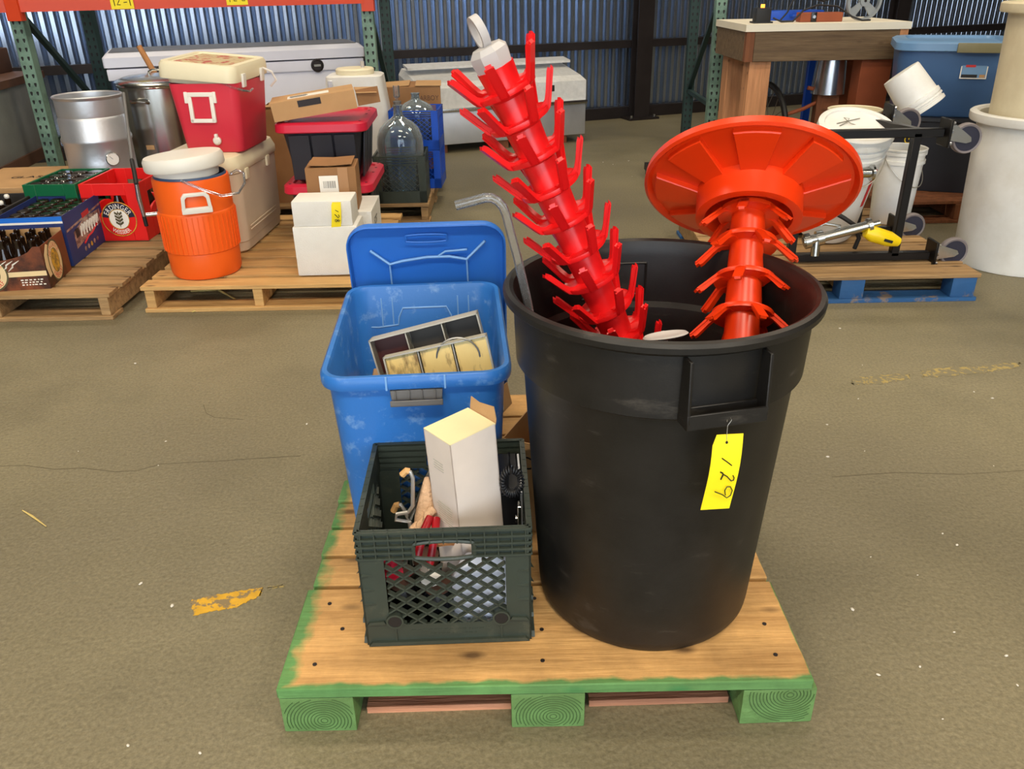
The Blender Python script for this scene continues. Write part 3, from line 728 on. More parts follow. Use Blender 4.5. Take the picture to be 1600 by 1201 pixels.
# coiled cord and black unit on the right
bu = thing('black_device', 'black box with silver edge standing at the right of the crate', 'device', (-.0145, 1.47, CB), rad(2))
MB().box((0, 0, .125), (.048, .16, .25)).build('case', 'black_gloss', bu, bevel=.003, seg=1)
MB().box((.0265, -.01, .130), (.004, .15, .252)).build('edge_strip', 'steel_dull', bu, smooth=0)
cd = thing('coiled_cord', 'black coiled phone style cord at the right side of the crate', 'cord', (0, 0, 0))
cc = D(800, 752, 1.375); pts = []
for i in range(260):
    a = 2*PI*i/259*.97; u = a*26; R1 = .0255; r1 = .0075
    pts.append((cc.x+(R1+r1*math.cos(u))*math.sin(a)*.72, cc.y+r1*math.sin(u), cc.z+(R1+r1*math.cos(u))*math.cos(a)*1.1))
MB().tube(pts, .0019, 5).build('coil', 'cable_black', cd)
MB().tube([pts[-1], (cc.x-.005, cc.y+.01, cc.z+.06), (cc.x-.012, cc.y+.02, cc.z-.06), (cc.x-.01, cc.y+.02, CB+.01)], .0028, 6).build('lead', 'cable_black', cd)
bb = thing('steel_bar', 'brushed steel flat bar upright behind the crate front at right', 'bar', (.010, 1.34, CB), rad(0))
MB().box((0, 0, .13), (.007, .022, .26)).build('flat', 'steel', bb, smooth=0, bevel=.001, seg=1)
MB().cyl(.008, 0, .004, 12, T(-.004, 0, .225, 0, -PI/2, 0)).build('screw', 'steel', bb)
# jars, spools and small things at the bottom
jar = MB().lathe([(.001, 0), (.030, 0), (.033, .004), (.033, .06), (.027, .07), (.026, .08), (.001, .08)], 20).mesh('jar', 'black_gloss')
jlid = MB().lathe([(.028, .074), (.028, .09), (.001, .091)], 20).mesh('lid', 'brown_metal')
for x, y, r_, lb in ((-.235, 1.335, 0, 'short dark jar at the front left inside the crate'), (-.160, 1.32, 0, 'short dark jar behind the middle of the crate lattice'), (-.262, 1.42, 0, 'short dark jar against the left wall of the crate'), (-.19, 1.405, 0, 'short dark jar in the middle of the crate')):
    t = thing('jar', lb, 'jar', rest(x, y)); inst(jar, 'glass', t); inst(jlid, 'lid', t)
pk = thing('pink_spool', 'pink and red spool high at the left of the crate lattice', 'spool', (-.252, 1.338, CB+.094), (rad(0), 0, 0))
MB().lathe([(.001, 0), (.022, 0), (.022, .006), (.012, .008), (.012, .04), (.022, .042), (.022, .048), (.001, .048)], 18).build('reel', 'tote_lid_red', pk)
wd = thing('white_disc', 'small white plastic disc behind the hand hole of the crate', 'disc', (-.172, 1.322, CB+.093), (rad(18), 0, 0))
MB().lathe([(.001, 0), (.02, 0), (.022, .003), (.02, .007), (.001, .008)], 20).build('disc', 'print_white', wd)
bw = thing('brown_grip', 'brown wooden handle lying behind the crate hand hole', 'handle', (-.115, 1.345, CB+.165), (0, 0, 0))
MB().tube([(-.05, 0, 0), (-.02, .0, .008), (.018, 0, .002)], [.009, .012, .008], 8).build('wood', 'wood_stick', bw)
bg_ = thing('blue_bag', 'folded bluish white plastic bag low in the crate beside the carton', 'bag', (-.062, 1.302, CB))
m = MB(); m.loft([rr(.13, .055, .02, 0, 3), rr(.136, .06, .025, .05, 3, .004), rr(.125, .05, .02, .11, 3, -.004), rr(.10, .03, .012, .15, 3, .004, .006), rr(.07, .01, .004, .17, 3)]); m.build('bag', 'box_white_paint', bg_, smooth=60)

# ------------------------------------------------------------------ pallets in the background
def pallet(label, x0, x1, y0, y1, h, nb, wm, sm, endm=None, frontw=None):
    t = thing('wooden_pallet', label, 'pallet', ((x0+x1)/2, (y0+y1)/2, 0)); Wd, Dd = x1-x0, y1-y0
    sh = h-.036
    sg = MB().box((0, 0, .018+sh/2), (.042, Dd-.02, sh)).mesh('stringer', sm, bevel=.002, seg=1)
    for sx in (-Wd/2+.03, 0, Wd/2-.03): inst(sg, 'stringer', t, (sx, 0, 0))
    bw = frontw or .14; gp_ = (Dd-bw)/(nb-1)
    bd = MB().box((0, 0, h-.009), (Wd, min(bw, gp_-.012) if not frontw else .10, .018)).mesh('deck_board', wm, bevel=.0015, seg=1)
    for i in range(nb): inst(bd, 'deck_board', t, (random.uniform(-.004, .004), -Dd/2+bw/2+gp_*i, 0), (0, 0, rad(random.uniform(-.4, .4))))
    bb_ = MB().box((0, 0, .009), (Wd, .11, .018)).mesh('bottom_board', endm or wm, bevel=.0015, seg=1)
    for q in (-Dd/2+.055, 0, Dd/2-.055): inst(bb_, 'bottom_board', t, (0, q, 0))
    if endm:
        em = MB().box((0, 0, .018+sh/2), (.105, .09, sh)).mesh('block', endm, bevel=.004)
        for sx in (-Wd/2+.06, 0, Wd/2-.065): inst(em, 'block', t, (sx, -Dd/2+.05, 0))
    return t
PH = .12
pallet('grey wooden pallet under the beer crates and bottle cartons', -2.76, -1.742, 3.36, 4.58, PH, 9, 'wood_grey', 'wood_grey', None, .105)
pallet('pale wooden pallet under the orange and beige coolers', -1.632, -.612, 3.44, 4.66, PH, 9, 'wood_pale', 'wood_pale', None, .105)
pallet('wooden pallet at the far left under the keg and the steel pot', -2.80, -1.72, 4.64, 5.80, PH, 7, 'wood_grey', 'wood_grey')
pallet('small wooden pallet under the glass carboy and its crate', -1.50, -.475, 4.86, 6.0, PH, 7, 'wood_grey', 'wood_grey')
pallet('wooden pallet with blue painted end blocks under the black dolly and buckets', 0.95, 2.06, 3.40, 4.55, .125, 7, 'wood_grey', 'wood_grey', 'pallet_blue')
pallet('wooden pallet under the big blue and black totes', 2.15, 3.05, 4.66, 5.52, .125, 7, 'wood_brown', 'wood_brown')

# ------------------------------------------------------------------ racking
def frame(label, f_, r_, h=3.0, full=True):
    """one upright frame: front post, rear post, braces"""
    t = thing('rack_upright', label, 'rack', (0, 0, 0))
    f_, r_ = Vector(f_), Vector(r_); d = (r_-f_); ang = math.atan2(d.y, d.x)-PI/2
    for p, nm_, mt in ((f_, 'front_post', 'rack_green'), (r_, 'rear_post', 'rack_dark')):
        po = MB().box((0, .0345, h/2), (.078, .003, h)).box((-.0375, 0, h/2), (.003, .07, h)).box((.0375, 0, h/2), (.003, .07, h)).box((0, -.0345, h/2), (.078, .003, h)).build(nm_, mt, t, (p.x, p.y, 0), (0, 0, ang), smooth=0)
        sl = MB(); z = .06
        while z < 1.5:
            for sx in (-.017, .017): sl.prism([(-.006, .011), (.006, .011), (.008, .004), (.003, -.012), (-.003, -.012), (-.008, .004)], 0, .0012, T(sx+(.002 if sx > 0 else -.002), -.0358, z, PI/2, 0, 0))
            z += .0508
        sl.build('slot_shade_plates', 'black_rubber', po, smooth=0, kind='stuff')  # dark plates on the post face stand in for the shaded punched holes
        MB().box((0, 0, .004), (.12, .12, .008)).build('foot_plate', 'rack_dark', t, (p.x, p.y, 0), (0, 0, ang), smooth=0)
    for za, zb in ((1.2, .42), (.42, .42), (1.25, 1.25), (1.25, 2.1)):
        MB().bar((f_.x, f_.y, za), (r_.x, r_.y, zb), .035, .03).build('brace', 'rack_dark', t, smooth=0)
    return t
F1, R1 = D(47, 100, 5.45), D(150, 80, 6.42)
F2, R2 = D(578, 60, 6.10), D(605, 60, 7.05)
F3, R3 = D(1119, 90, 6.52), D(1079, 100, 7.5)
frame('green rack upright at the far left behind the keg', F1, R1)
frame('green rack upright behind the red lidded totes', F2, R2)
frame('green rack upright to the left of the wooden workbench', F3, R3)
def beam(label, a, b, z, hgt=.105, ends=(0, 1)):
    t = thing('rack_beam', label, 'beam', (0, 0, 0))
    a, b = Vector((a.x, a.y, z)), Vector((b.x, b.y, z)); d = (b-a).normalized(); n = Vector((d.y, -d.x, 0))
    o = n*.045
    MB().bar(a+o, b+o, .045, hgt).build('beam', 'beam_orange', t, smooth=0)
    for p in [(a, b)[k] for k in ends]:
        MB().bar(p+n*.045+Vector((0, 0, -.10)), p+n*.045+Vector((0, 0, .10)), .082, .06).build('end_bracket', 'beam_orange', t, smooth=0)
    return t
BZ = 1.235
beam('long orange rack beam across the top left', F1, F2, BZ)
F0 = F1-(F2-F1)
beam('orange rack beam stub at the top left corner', F0, F1-(F2-F1)*.02, BZ, ends=(0,))
dk = thing('wire_deck', 'galvanised wire shelf deck on the orange beams at the top left', 'shelf', (0, 0, 0))
m = MB(); dd = (F2-F1); dd.z = 0; dn = dd.normalized(); nn = Vector((-dn.y, dn.x, 0))
for k in range(1, 8):
    a = F1+nn*(.13*k-.08); b = F2+nn*(.13*k-.08); m.tube([(a.x, a.y, BZ+.058), (b.x, b.y, BZ+.058)], .0028, 5)
for k in range(40):
    a = F1+dd*(k+.5)/40; m.tube([(a.x-nn.x*.03, a.y-nn.y*.03, BZ+.062), (a.x+nn.x*.95, a.y+nn.y*.95, BZ+.062)], .0022, 4)
m.build('wire_mesh', 'wire', dk, kind='stuff')
def beam_tag(label, px, w_, strokes):
    p = D(px[0], px[1], 5.45+(6.10-5.45)*(px[0]-47)/531); dirx = math.atan2(dd.y, dd.x)
    t = thing('lot_tag', label, 'tag', (p.x+dn.y*.072, p.y-dn.x*.072, p.z), (0, 0, dirx))
    MB().box((0, 0, .015), (w_, .001, .07)).build('tag_card', 'tag_yellow', t, smooth=0)
    m = MB()
    for s_ in strokes: m.tube([(x, -.0012, z+.02) for x, z in s_], .0022, 5)
    m.build('ink_number', 'ink', t)
one = lambda x: [(x, .022), (x+.002, -.022)]
two = lambda x: [(x-.010, .012), (x-.004, .020), (x+.005, .019), (x+.008, .010), (x-.002, -.006), (x-.010, -.016), (x+.010, -.016)]
beam_tag('yellow number tag on the orange beam above the white toolbox', (193, 8), .13, [one(-.045), two(-.02), [(.01, -.004), (.03, -.002)], one(.045)])
beam_tag('yellow number tag on the orange beam nearest the middle upright', (370, 2), .13, [one(-.045), two(-.01), two(.04)])

# ------------------------------------------------------------------ things at the far left
cb_ = thing('galvanised_chest', 'dull galvanised metal chest on a brown skid at the left edge', 'chest', (-3.54, 5.18, 0), rad(8))
MB().box((0, 0, .555), (.95, 1.42, .42)).build('body', 'galvanised', cb_, bevel=.006)
MB().box((0, 0, .785), (.99, 1.46, .045)).build('rim', 'brown_metal', cb_, smooth=0)
MB().box((0, 0, .32), (.98, 1.45, .07)).build('skid_rail', 'brown_metal', cb_, smooth=0)
for sx, sy in ((-.45, -.68), (.45, -.68), (-.45, .68), (.45, .68)): MB().box((sx, sy, .145), (.08, .08, .29)).build('leg', 'brown_metal', cb_, smooth=0)
bx_ = thing('brown_case', 'dark brown case lying on top of the galvanised chest', 'case', (-3.62, 5.65, .808), rad(4))
MB().box((0, 0, .075), (.6, .55, .15)).build('body', 'brown_metal', bx_, bevel=.006)
MB().box((0, 0, .152), (.56, .51, .004)).build('top_panel', 'dark_steel', bx_, smooth=0)
# keg
kg = thing('cut_keg', 'open topped stainless keg with dial thermometer behind the green crate', 'keg', (-2.345, 4.84, PH))
R = .203; H = .655
pr = [(.15, 0), (.17, 0), (.178, .01), (.18, .05), (.196, .07), (.198, .20), (.205, .212), (.205, .226), (.198, .238), (.199, .40), (.206, .412), (.206, .426), (.199, .438), (.198, .53), (.190, .545), (.193, .56), (.193, H-.02), (.200, H-.012), (.202, H-.004), (.196, H), (.188, H-.006), (.186, H-.03), (.186, .05), (.001, .05)]
pr = [(r*.91, z) for r, z in pr]
MB().lathe(pr, 48, cap0=False, cap1=False).build('shell', 'steel_dull', kg, smooth=35)
tp = D(178, 246, 4.61)
tm_ = MB().lathe([(.001, 0), (.027, 0), (.029, .004), (.029, .014), (.026, .017)], 24, cap1=False); 
th_ = tm_.build('dial_case', 'steel', kg, (.125, -.140, .325), (PI/2, 0, rad(38)))
th_.scale = (1.25, 1.25, 1)
MB().cyl(.0262, .014, .015, 24).build('dial_face', 'print_white', th_)
MB().bar((0, 0, .0165), (-.012, .014, .0165), .0015).build('needle', 'ink', th_)
MB().cyl(.008, -.05, .002, 10).build('stem', 'steel', th_)
# stock pot
pt = thing('stock_pot', 'tall shiny stainless stock pot with lid beside the keg', 'pot', (-2.09, 5.23, PH))
MB().lathe([(.20, 0), (.222, .008), (.225, .03), (.225, .655), (.236, .658), (.238, .664), (.236, .670), (.221, .668), (.221, .03), (.001, .02)], 56, cap1=False).build('body', 'steel', pt, smooth=35)
ld = MB().lathe([(.24, .0), (.243, .006), (.238, .012), (.20, .026), (.10, .038), (.05, .040), (.001, .040), (.001, .030), (.2, .015)], 48, cap0=False, cap1=False).build('lid', 'steel', pt, (0, 0, .676), (rad(2), rad(1.5), 0))
MB().tube([(-.05, 0, .036), (-.045, 0, .055), (-.02, 0, .066), (.02, 0, .066), (.045, 0, .055), (.05, 0, .036)], .007, 8).build('lid_handle', 'steel', ld)
hd = MB().tube([(-.05, 0, 0), (-.046, .0, .028), (-.02, 0, .042), (.02, 0, .042), (.046, 0, .028), (.05, 0, 0)], .008, 8).mesh('handle', 'steel')
for a in (rad(-100), rad(80)): inst(hd, 'handle', pt, (.224*math.cos(a), .224*math.sin(a), .58), (rad(70), 0, a+PI/2))
MB().box((0, 0, .0), (.05, .0012, .026)).build('sticker', 'cardboard', pt, (-.032, -.225, .33), (0, 0, rad(-6)))
q = thing('paper_note', 'small yellow paper note lying on the stock pot lid', 'note', D(211, 131, 5.12)+Vector((0, 0, .004)), (rad(12), rad(-6), rad(30)))
MB().box((0, 0, 0), (.10, .045, .001)).build('paper', 'tag_yellow', q, smooth=0)
a, b = D(217, 72, 5.56), D(262, 150, 5.52)
pd = thing('wooden_paddle', 'wooden mash paddle handle sticking up behind the stock pot', 'paddle', (0, 0, 0))
c = b+(b-a)*((b.z-.285)/(a.z-b.z))
MB().tube([a, a.lerp(b, .5), b, c], [.017, .018, .017, .017], 10).build('shaft', 'wood_stick', pd)
dr = (c-b).normalized(); MB().bar(c-dr*.02, c+dr*.14, .02, .09).build('blade', 'wood_stick', pd, bevel=.004)
# white truck toolboxes
def toolbox(label, cx, cy, rz, L, dp, z0, z1, top, body, lid_h=.075, lidm=None):
    t = thing('truck_toolbox', label, 'toolbox', (cx, cy, z0), rz); h = z1-z0
    MB().box((0, 0, (h-lid_h-.07)/2), (L*.80, dp*.9, h-lid_h-.07)).build('tub', body, t, bevel=.01)
    MB().box((0, 0, h-lid_h-.045), (L*.985, dp*.97, .07)).build('saddle', body, t, bevel=.006)
    s_ = [rr(L, dp, .02, h-lid_h, 3), rr(L, dp, .02, h-.025, 3), rr(L-.05, dp-.09, .02, h, 3)]
    m = MB(); m.loft(s_); m.build('lid', [body, top], t, smooth=20)
    MB().box((0, .02, h+.002), (L-.08, dp-.14, .006)).build('lid_top', top, t, bevel=.002, seg=1)
    for sx in (-.30, .30):
        lk = MB().lathe([(.001, 0), (.045, 0), (.045, .004), (.036, .006), (.03, -.004), (.001, -.004)], 20).build('lock', 'dark_steel', t, (L*sx, -dp*.97/2-.002, h-lid_h-.045), (PI/2, 0, 0)); 
        MB().box((0, 0, .007), (.05, .018, .008)).build('paddle', 'steel', lk, bevel=.002, seg=1)
    return t
RZ = math.atan2(.70, 1.62)
toolbox('long white truck toolbox with grey top below the orange beam', -1.92, 6.30, RZ*.86, 1.72, .60, .30, .918, 'box_top_grey', 'box_white_paint', .085)
toolbox('low white toolbox under the long white truck toolbox', -1.90, 6.28, RZ*.86, 1.30, .45, 0, .292, 'box_white_paint', 'box_white_paint', .05)
tb = thing('truck_toolbox', 'diamond plate aluminium truck toolbox on the floor behind the red tree', 'toolbox', (-.12, 7.52, .07), WA)
L, dp = 1.52, .56
MB().box((0, 0, .13), (L, dp, .26)).build('tub', 'steel_dull', tb, bevel=.005)
MB().box((0, -.005, .275), (L+.02, dp+.03, .03)).build('flange', 'steel', tb, bevel=.004)
m = MB(); m.loft([[(-L/2, -dp/2, .29), (L/2, -dp/2, .29), (L/2, dp/2, .29), (-L/2, dp/2, .29)], [(-L/2, -dp/2, .45), (L/2, -dp/2, .45), (L/2, dp/2, .52), (-L/2, dp/2, .52)], [(-L/2+.03, -dp/2+.06, .49), (L/2-.03, -dp/2+.06, .49), (L/2-.03, dp/2, .57), (-L/2+.03, dp/2, .57)]]); m.build('lid', 'diamond_plate', tb, smooth=10)
MB().box((0, .17, .575), (L-.04, .16, .02)).build('lid_rib', 'diamond_plate', tb, rot=(rad(7), 0, 0), smooth=0)
MB().box((.42, -dp/2-.006, .40), (.08, .012, .05)).build('lock', 'dark_steel', tb, bevel=.003, seg=1)
for sx in (-.55, 0, .55): MB().box((sx, 0, -.035), (.09, .5, .07)).build('runner', 'wood_brown', tb, smooth=0)

# ------------------------------------------------------------------ bottles and their crates (left pallet)
bot = MB().lathe([(.001, 0), (.028, 0), (.031, .004), (.031, .120), (.028, .14), (.0155, .175), (.0135, .205), (.0150, .208), (.0150, .220), (.0125, .222), (.0105, .21), (.001, .20)], 14).mesh('bottle', 'brown_glass')
swm = MB().lathe([(.001, .0), (.010, 0), (.0125, .004), (.0125, .014), (.008, .02), (.001, .021)], 12).mesh('swing_stopper', 'print_white')
cpm = MB().lathe([(.0155, .207), (.0165, .212), (.0155, .222), (.001, .2235)], 14).mesh('bottle_cap', 'black_gloss')
def bottles(spots, label, group, M, dz, cap=False, swing=False, sc=1.0, flip=False):
    for x, y in spots:
        p = M @ Vector((x, y, dz)); o = inst(bot, 'beer_bottle', None, p, (rad(random.uniform(-1.5, 1.5)), rad(random.uniform(-1.5, 1.5)), random.uniform(0, 6)))
        o.scale = (sc, sc, sc if sc < 1.2 else 1.0)
        if flip: o.rotation_euler.x += PI; o.location.z += .223
        o['label'] = label; o['category'] = 'bottle'; o['group'] = group
        if cap: inst(cpm, 'bottle_cap', o)
        if swing: inst(swm, 'swing_stopper', o, (0, 0, .222))
def grid(nx, ny, w_, d_, x0=0, y0=0): return [(x0-w_/2+w_*(i+.5)/nx, y0-d_/2+d_*(j+.5)/ny) for i in range(nx) for j in range(ny)]
def beer_crate(name, label, cx, cy, rz, m_, W, Dp, H, dip=True):
    t = thing(name, label, 'crate', (cx, cy, PH), rz)
    th = .012
    def wall(S, L, nm_):
        w = MB(); z1 = H; zc0, zc1 = H*.52, H*.80; hw_ = L*.27
        # side panel with an arched hand opening
        w.box((-(L/2+hw_)/2, 0, H/2), (L/2-hw_, th, H), S); w.box(((L/2+hw_)/2, 0, H/2), (L/2-hw_, th, H), S)
        w.box((0, 0, zc1+(H-zc1)/2), (2*hw_, th, H-zc1), S)
        n = 10; arc = [(hw_*math.cos(PI-PI*i/n), zc0-.03+.045*math.sin(PI*i/n)) for i in range(n+1)]
        w.prism([(-hw_, 0), (hw_, 0)]+[(x, z) for x, z in reversed(arc)], -th/2, th/2, S @ T(0, 0, 0, PI/2, 0, 0))
        return w.build(nm_, m_, t, bevel=.0015, seg=1)
    f = wall(T(0, -Dp/2+th/2, 0), W, 'front_wall'); wall(T(0, Dp/2-th/2, 0), W, 'back_wall')
    wall(T(W/2-th/2, 0, 0, 0, 0, PI/2), Dp-2*th, 'side_wall'); wall(T(-W/2+th/2, 0, 0, 0, 0, PI/2), Dp-2*th, 'side_wall')
    MB().box((0, 0, .006), (W-2*th, Dp-2*th, .012)).build('base', m_, t, smooth=0)
    return t, f
CH = .295
rc, rf = beer_crate('beer_crate', 'red beer crate with round emblem beside the orange cooler', -2.028, 4.385, rad(-1), 'beer_red', .302, .40, CH)
E0 = T(0, -.2008, .115, PI/2, 0, 0); 
def disc(mb, r0_, r1_, z, M, n=40, a0=0, a1=2*PI, sy=1.0):
    vs = []; fs = []
    for i in range(n+1):
        a = a0+(a1-a0)*i/n
        vs += [(r0_*math.cos(a), r0_*math.sin(a)*sy, z), (r1_*math.cos(a), r1_*math.sin(a)*sy, z)]
        if i: fs.append((2*i-2, 2*i-1, 2*i+1, 2*i))
    return mb.add(vs, fs, M)
E0 = E0 @ T(.022, 0, 0) @ Matrix.Diagonal((.92, .92, 1, 1))
em = MB().cyl(.098, 0, .0015, 40, E0).build('emblem', 'beer_red', rf)
m = MB(); disc(m, .093, .098, .002, E0); m.build('gold_ring', 'print_gold', em, smooth=0)
m = MB(); disc(m, .056, .092, .0022, E0, a0=rad(8), a1=rad(172)); m.build('navy_arc', 'print_navy', em, smooth=0)
m = MB(); disc(m, 0.0001, .055, .0024, E0); m.build('white_disc', 'print_white', em, smooth=0)
m = MB(); disc(m, .054, .058, .0028, E0); m.build('gold_inner_ring', 'print_gold', em, smooth=0)
m = text(MB(), 'ERDINGER', .040, E0 @ T(0, 0, .003), arc=(.059, PI/2), sx=.82); m.build('lettering', 'print_white', em, smooth=0)
m = text(MB(), 'WEISSBIER', .034, E0 @ T(0, 0, .003), arc=(-.085, -PI/2), sx=.8); m.build('lettering', 'print_white', em, smooth=0)
m = MB()
m.bar((0, -.046, .0032), (0, .02, .0032), .003, .0006, E0)
for k in range(4):
    for s in (-1, 1): m.prism([(s*.002, -.036+k*.018), (s*.022, -.022+k*.018), (s*.020, -.010+k*.018), (s*.002, -.022+k*.018)][::s], .003, .0034, E0)
m.prism([(-.006, .03), (.006, .03), (.0, .048)], .003, .0034, E0)
m.build('wheat_ear', 'print_olive', em, smooth=0)
Mrc = Matrix.Translation((-2.028, 4.385, PH+.012)) @ Euler((0, 0, rad(-1))).to_matrix().to_4x4()
bottles([(.00, -.12), (.09, .02)], 'dark capped bottle standing in the red beer crate', 'bottles in the red crate', Mrc, 0, True, sc=1.12)
lab = MB().cyl(.0325, .035, .11, 20).build('paper_label_bottle', 'print_white'); lab.name = 'tin_cup'; lab.location = Mrc @ Vector((.06, -.14, -.03)); lab['label'] = 'white printed cup inside the red beer crate opening'; lab['category'] = 'cup'
lab.scale = (1, 1, 1.0)
gc, gf = beer_crate('beer_crate', 'green beer crate full of dark bottles beside the red crate', -2.333, 4.395, rad(-1), 'beer_green', .27, .40, CH)
Mgc = Matrix.Translation((-2.333, 4.395, PH+.012)) @ Euler((0, 0, rad(-1))).to_matrix().to_4x4()
bottles(grid(3, 4, .245, .37), 'dark bottle stored upside down in the green beer crate', 'bottles in the green crate', Mgc, .056, sc=1.28, flip=True)
# plain carton and black wooden crate at the left edge
cb = thing('cardboard_box', 'closed tan carton with black printing behind the black bottle crate', 'box', (-2.735, 4.62, PH+.001), rad(4))
MB().box((0, 0, .125), (.40, .56, .25)).build('carton', 'cardboard', cb, bevel=.003, seg=1)
m = text(MB(), 'GLASS', .07, T(.08, -.04, .2512, 0, 0, rad(2))); m.build('top_print', 'ink', cb, smooth=0)
text(MB(), 'BEER', .035, T(.09, -.2812, .15, PI/2, 0, 0)).build('front_print', 'ink', cb, smooth=0)
bc = thing('wooden_crate', 'black wooden crate with swing top bottles at the left edge', 'crate', (-2.60, 4.08, PH), rad(3))
m = MB()
for c_, d_ in (((0, -.18, .12), (.32, .012, .24)), ((0, .18, .12), (.32, .012, .24)), ((-.155, 0, .12), (.012, .36, .24)), ((.155, 0, .12), (.012, .36, .24)), ((0, 0, .006), (.32, .36, .012))): MB().box(c_, d_).build('panel', 'black_wood', bc, bevel=.002, seg=1)
MB().box((0, 0, .12), (.30, .010, .20)).build('divider', 'black_wood', bc, smooth=0)
Mbc = Matrix.Translation((-2.60, 4.08, PH+.013)) @ Euler((0, 0, rad(3))).to_matrix().to_4x4()
bottles([(-.03, .10), (.06, .09), (.10, -.05), (.01, -.06)], 'bottle with white swing stopper in the black wooden crate', 'swing top bottles in the black crate', Mbc, 0, swing=True)

# blue carton of bottles
BR = rad(4.7)
bcn = thing('bottle_carton', 'blue and silver open carton full of dark bottles on the grey pallet', 'carton', (-2.245, 3.985, PH), BR)
W, Dp, H = .30, .46, .240
for c_, d_, nm_ in (((0, -Dp/2, H/2), (W, .003, H), 'front_panel'), ((0, Dp/2, H/2), (W, .003, H), 'back_panel'), ((-W/2, 0, H/2), (.003, Dp, H), 'side_panel'), ((W/2, 0, H/2), (.003, Dp, H), 'side_panel'), ((0, 0, .002), (W, Dp, .003), 'base')):
    MB().box(c_, d_).build(nm_, 'carton_navy' if nm_ != 'base' else 'cardboard', bcn, smooth=0)
MB().box((-.002, 0, H-.045), (W-.008, Dp-.008, .003)).build('inner_tray', 'cardboard_dark', bcn, smooth=0)
m = MB().box((0, -Dp/2-.002, H-.012), (W, .001, .022)); m.build('blue_band', 'carton_blue', bcn, smooth=0)
MB().box((0, -Dp/2-.002, H-.028), (W, .001, .010)).build('white_band', 'print_white', bcn, smooth=0)
SM = T(W/2+.0022, 0, 0, PI/2, 0, PI/2)             # local x runs back along the side, y up
MB().prism([(-.15, .06), (.12, .10), (.2, .10), (.2, .17), (.0, .175), (-.15, .14)], 0, .0004, SM).build('silver_panel', 'carton_silver', bcn, smooth=0)
MB().prism([(-.22, .158), (.22, .186), (.22, .196), (-.22, .168)], 0, .0004, SM).build('tan_stripe', 'carton_silver', bcn, smooth=0)
MB().prism([(-.02, .175), (.07, .18), (.07, .205), (-.02, .20)], 0, .0007, SM).build('red_flag', 'print_red', bcn, smooth=0)
m = MB()
for k in range(7):
    x = -.06+k*.034; m.tube([(x-.012, .10, .001), (x-.004, .150+.004*k/7, .001), (x+.008, .12, .001), (x+.014, .156, .001)], .0035, 4, SM)
m.build('script_lettering', 'print_white', bcn)
m = MB().prism([(-.13, .105), (-.085, .11), (-.085, .15), (-.13, .15)], 0, .0008, SM); m.build('dark_patch', 'ink', bcn, smooth=0)
MB().tube([(-.06, .062, .001), (.0, .082, .001), (.05, .085, .001), (.13, .11, .001)], .005, 4, SM).build('red_swash', 'print_red', bcn)
for k in range(5): MB().cyl(.012, 0, .0006, 12, SM @ T(-.06+k*.04, .035+k*.002, 0)).build('small_badge', 'carton_silver' if k != 2 else 'print_gold', bcn)
Mb = Matrix.Translation((-2.245, 3.985, PH+.004)) @ Euler((0, 0, BR)).to_matrix().to_4x4()
bottles(grid(4, 6, .28, .44), 'dark bottle stored upside down in the blue carton', 'bottles in the blue carton', Mb, 0, flip=True)

# brown carton of bottles, front with a scooped edge
WR = rad(8)
wf = thing('bottle_carton', 'brown open carton with claw marks and round emblems holding bottles', 'carton', (-2.05-.20*math.cos(WR), 3.445+.14-.20*math.sin(WR), PH), WR)
W, Dp, H = .405, .27, .190
n = 14; top = [(-W/2+.03+(W-.06)*i/n, H-.055*math.sin(PI*i/n)**.6) for i in range(n+1)]
MB().prism([(-W/2, 0), (W/2, 0), (W/2, H)]+[(x, z) for x, z in reversed(top)]+[(-W/2, H)], 0, .003, T(0, -Dp/2, 0, PI/2, 0, 0)).build('front_panel', 'carton_wolf', wf, smooth=0)
MB().box((W/2, 0, H/2), (.003, Dp, H)).build('side_panel', 'carton_wolf', wf, smooth=0); MB().box((-W/2, 0, H/2), (.003, Dp, H)).build('side_panel', 'carton_wolf', wf, smooth=0)
MB().box((0, Dp/2, H/2+.006), (W, .003, H+.012)).build('back_panel', 'cardboard', wf, smooth=0); MB().box((0, 0, .002), (W-.004, Dp-.004, .003)).build('base', 'cardboard', wf, smooth=0)
FM = T(0, -Dp/2-.0035, 0, PI/2, 0, 0)
MB().box((.06, .072, 0), (.285, .022, .0006), FM).build('white_band', 'print_cream', wf, smooth=0)
m = MB()
for k in range(5):
    x = -.02+k*.026; m.tube([(x-.034, .088, .0005), (x-.012, .106, .0005), (x-.010, .116, .0005), (x+.020, .134, .0005)], [.001, .0036, .0036, .001], 4, FM)
m.build('claw_marks', 'print_white', wf)
def emblem(M, sx, par):
    e = MB(); e.cyl(.062, 0, .001, 32, M @ Matrix.Diagonal((sx, 1.12, 1, 1))); eo = e.build('emblem', 'print_olive', par)
    m = MB(); disc(m, .036, .056, .0014, M @ Matrix.Diagonal((sx, 1.12, 1, 1))); m.build('cream_ring', 'print_cream', eo, smooth=0)
    m = MB(); disc(m, .0001, .034, .0014, M @ Matrix.Diagonal((sx, 1.12, 1, 1))); m.build('gold_centre', 'print_gold', eo, smooth=0)
    m = text(MB(), 'NEWCASTLE', .020, M @ Matrix.Diagonal((sx, 1.12, 1, 1)) @ T(0, 0, .0018), arc=(.040, PI/2), sx=.8); m.build('lettering', 'print_red', eo, smooth=0); m = text(MB(), 'WEREWOLF', .022, M @ Matrix.Diagonal((sx, 1.12, 1, 1)) @ T(0, 0, .0018), arc=(-.053, -PI/2), sx=.85); m.build('lettering', 'print_red', eo, smooth=0)
emblem(T(W/2+.002, 0, .095, PI/2, 0, PI/2) @ T(-.02, 0, 0) @ Matrix.Diagonal((1.36, 1.36, 1, 1)), .9, wf)
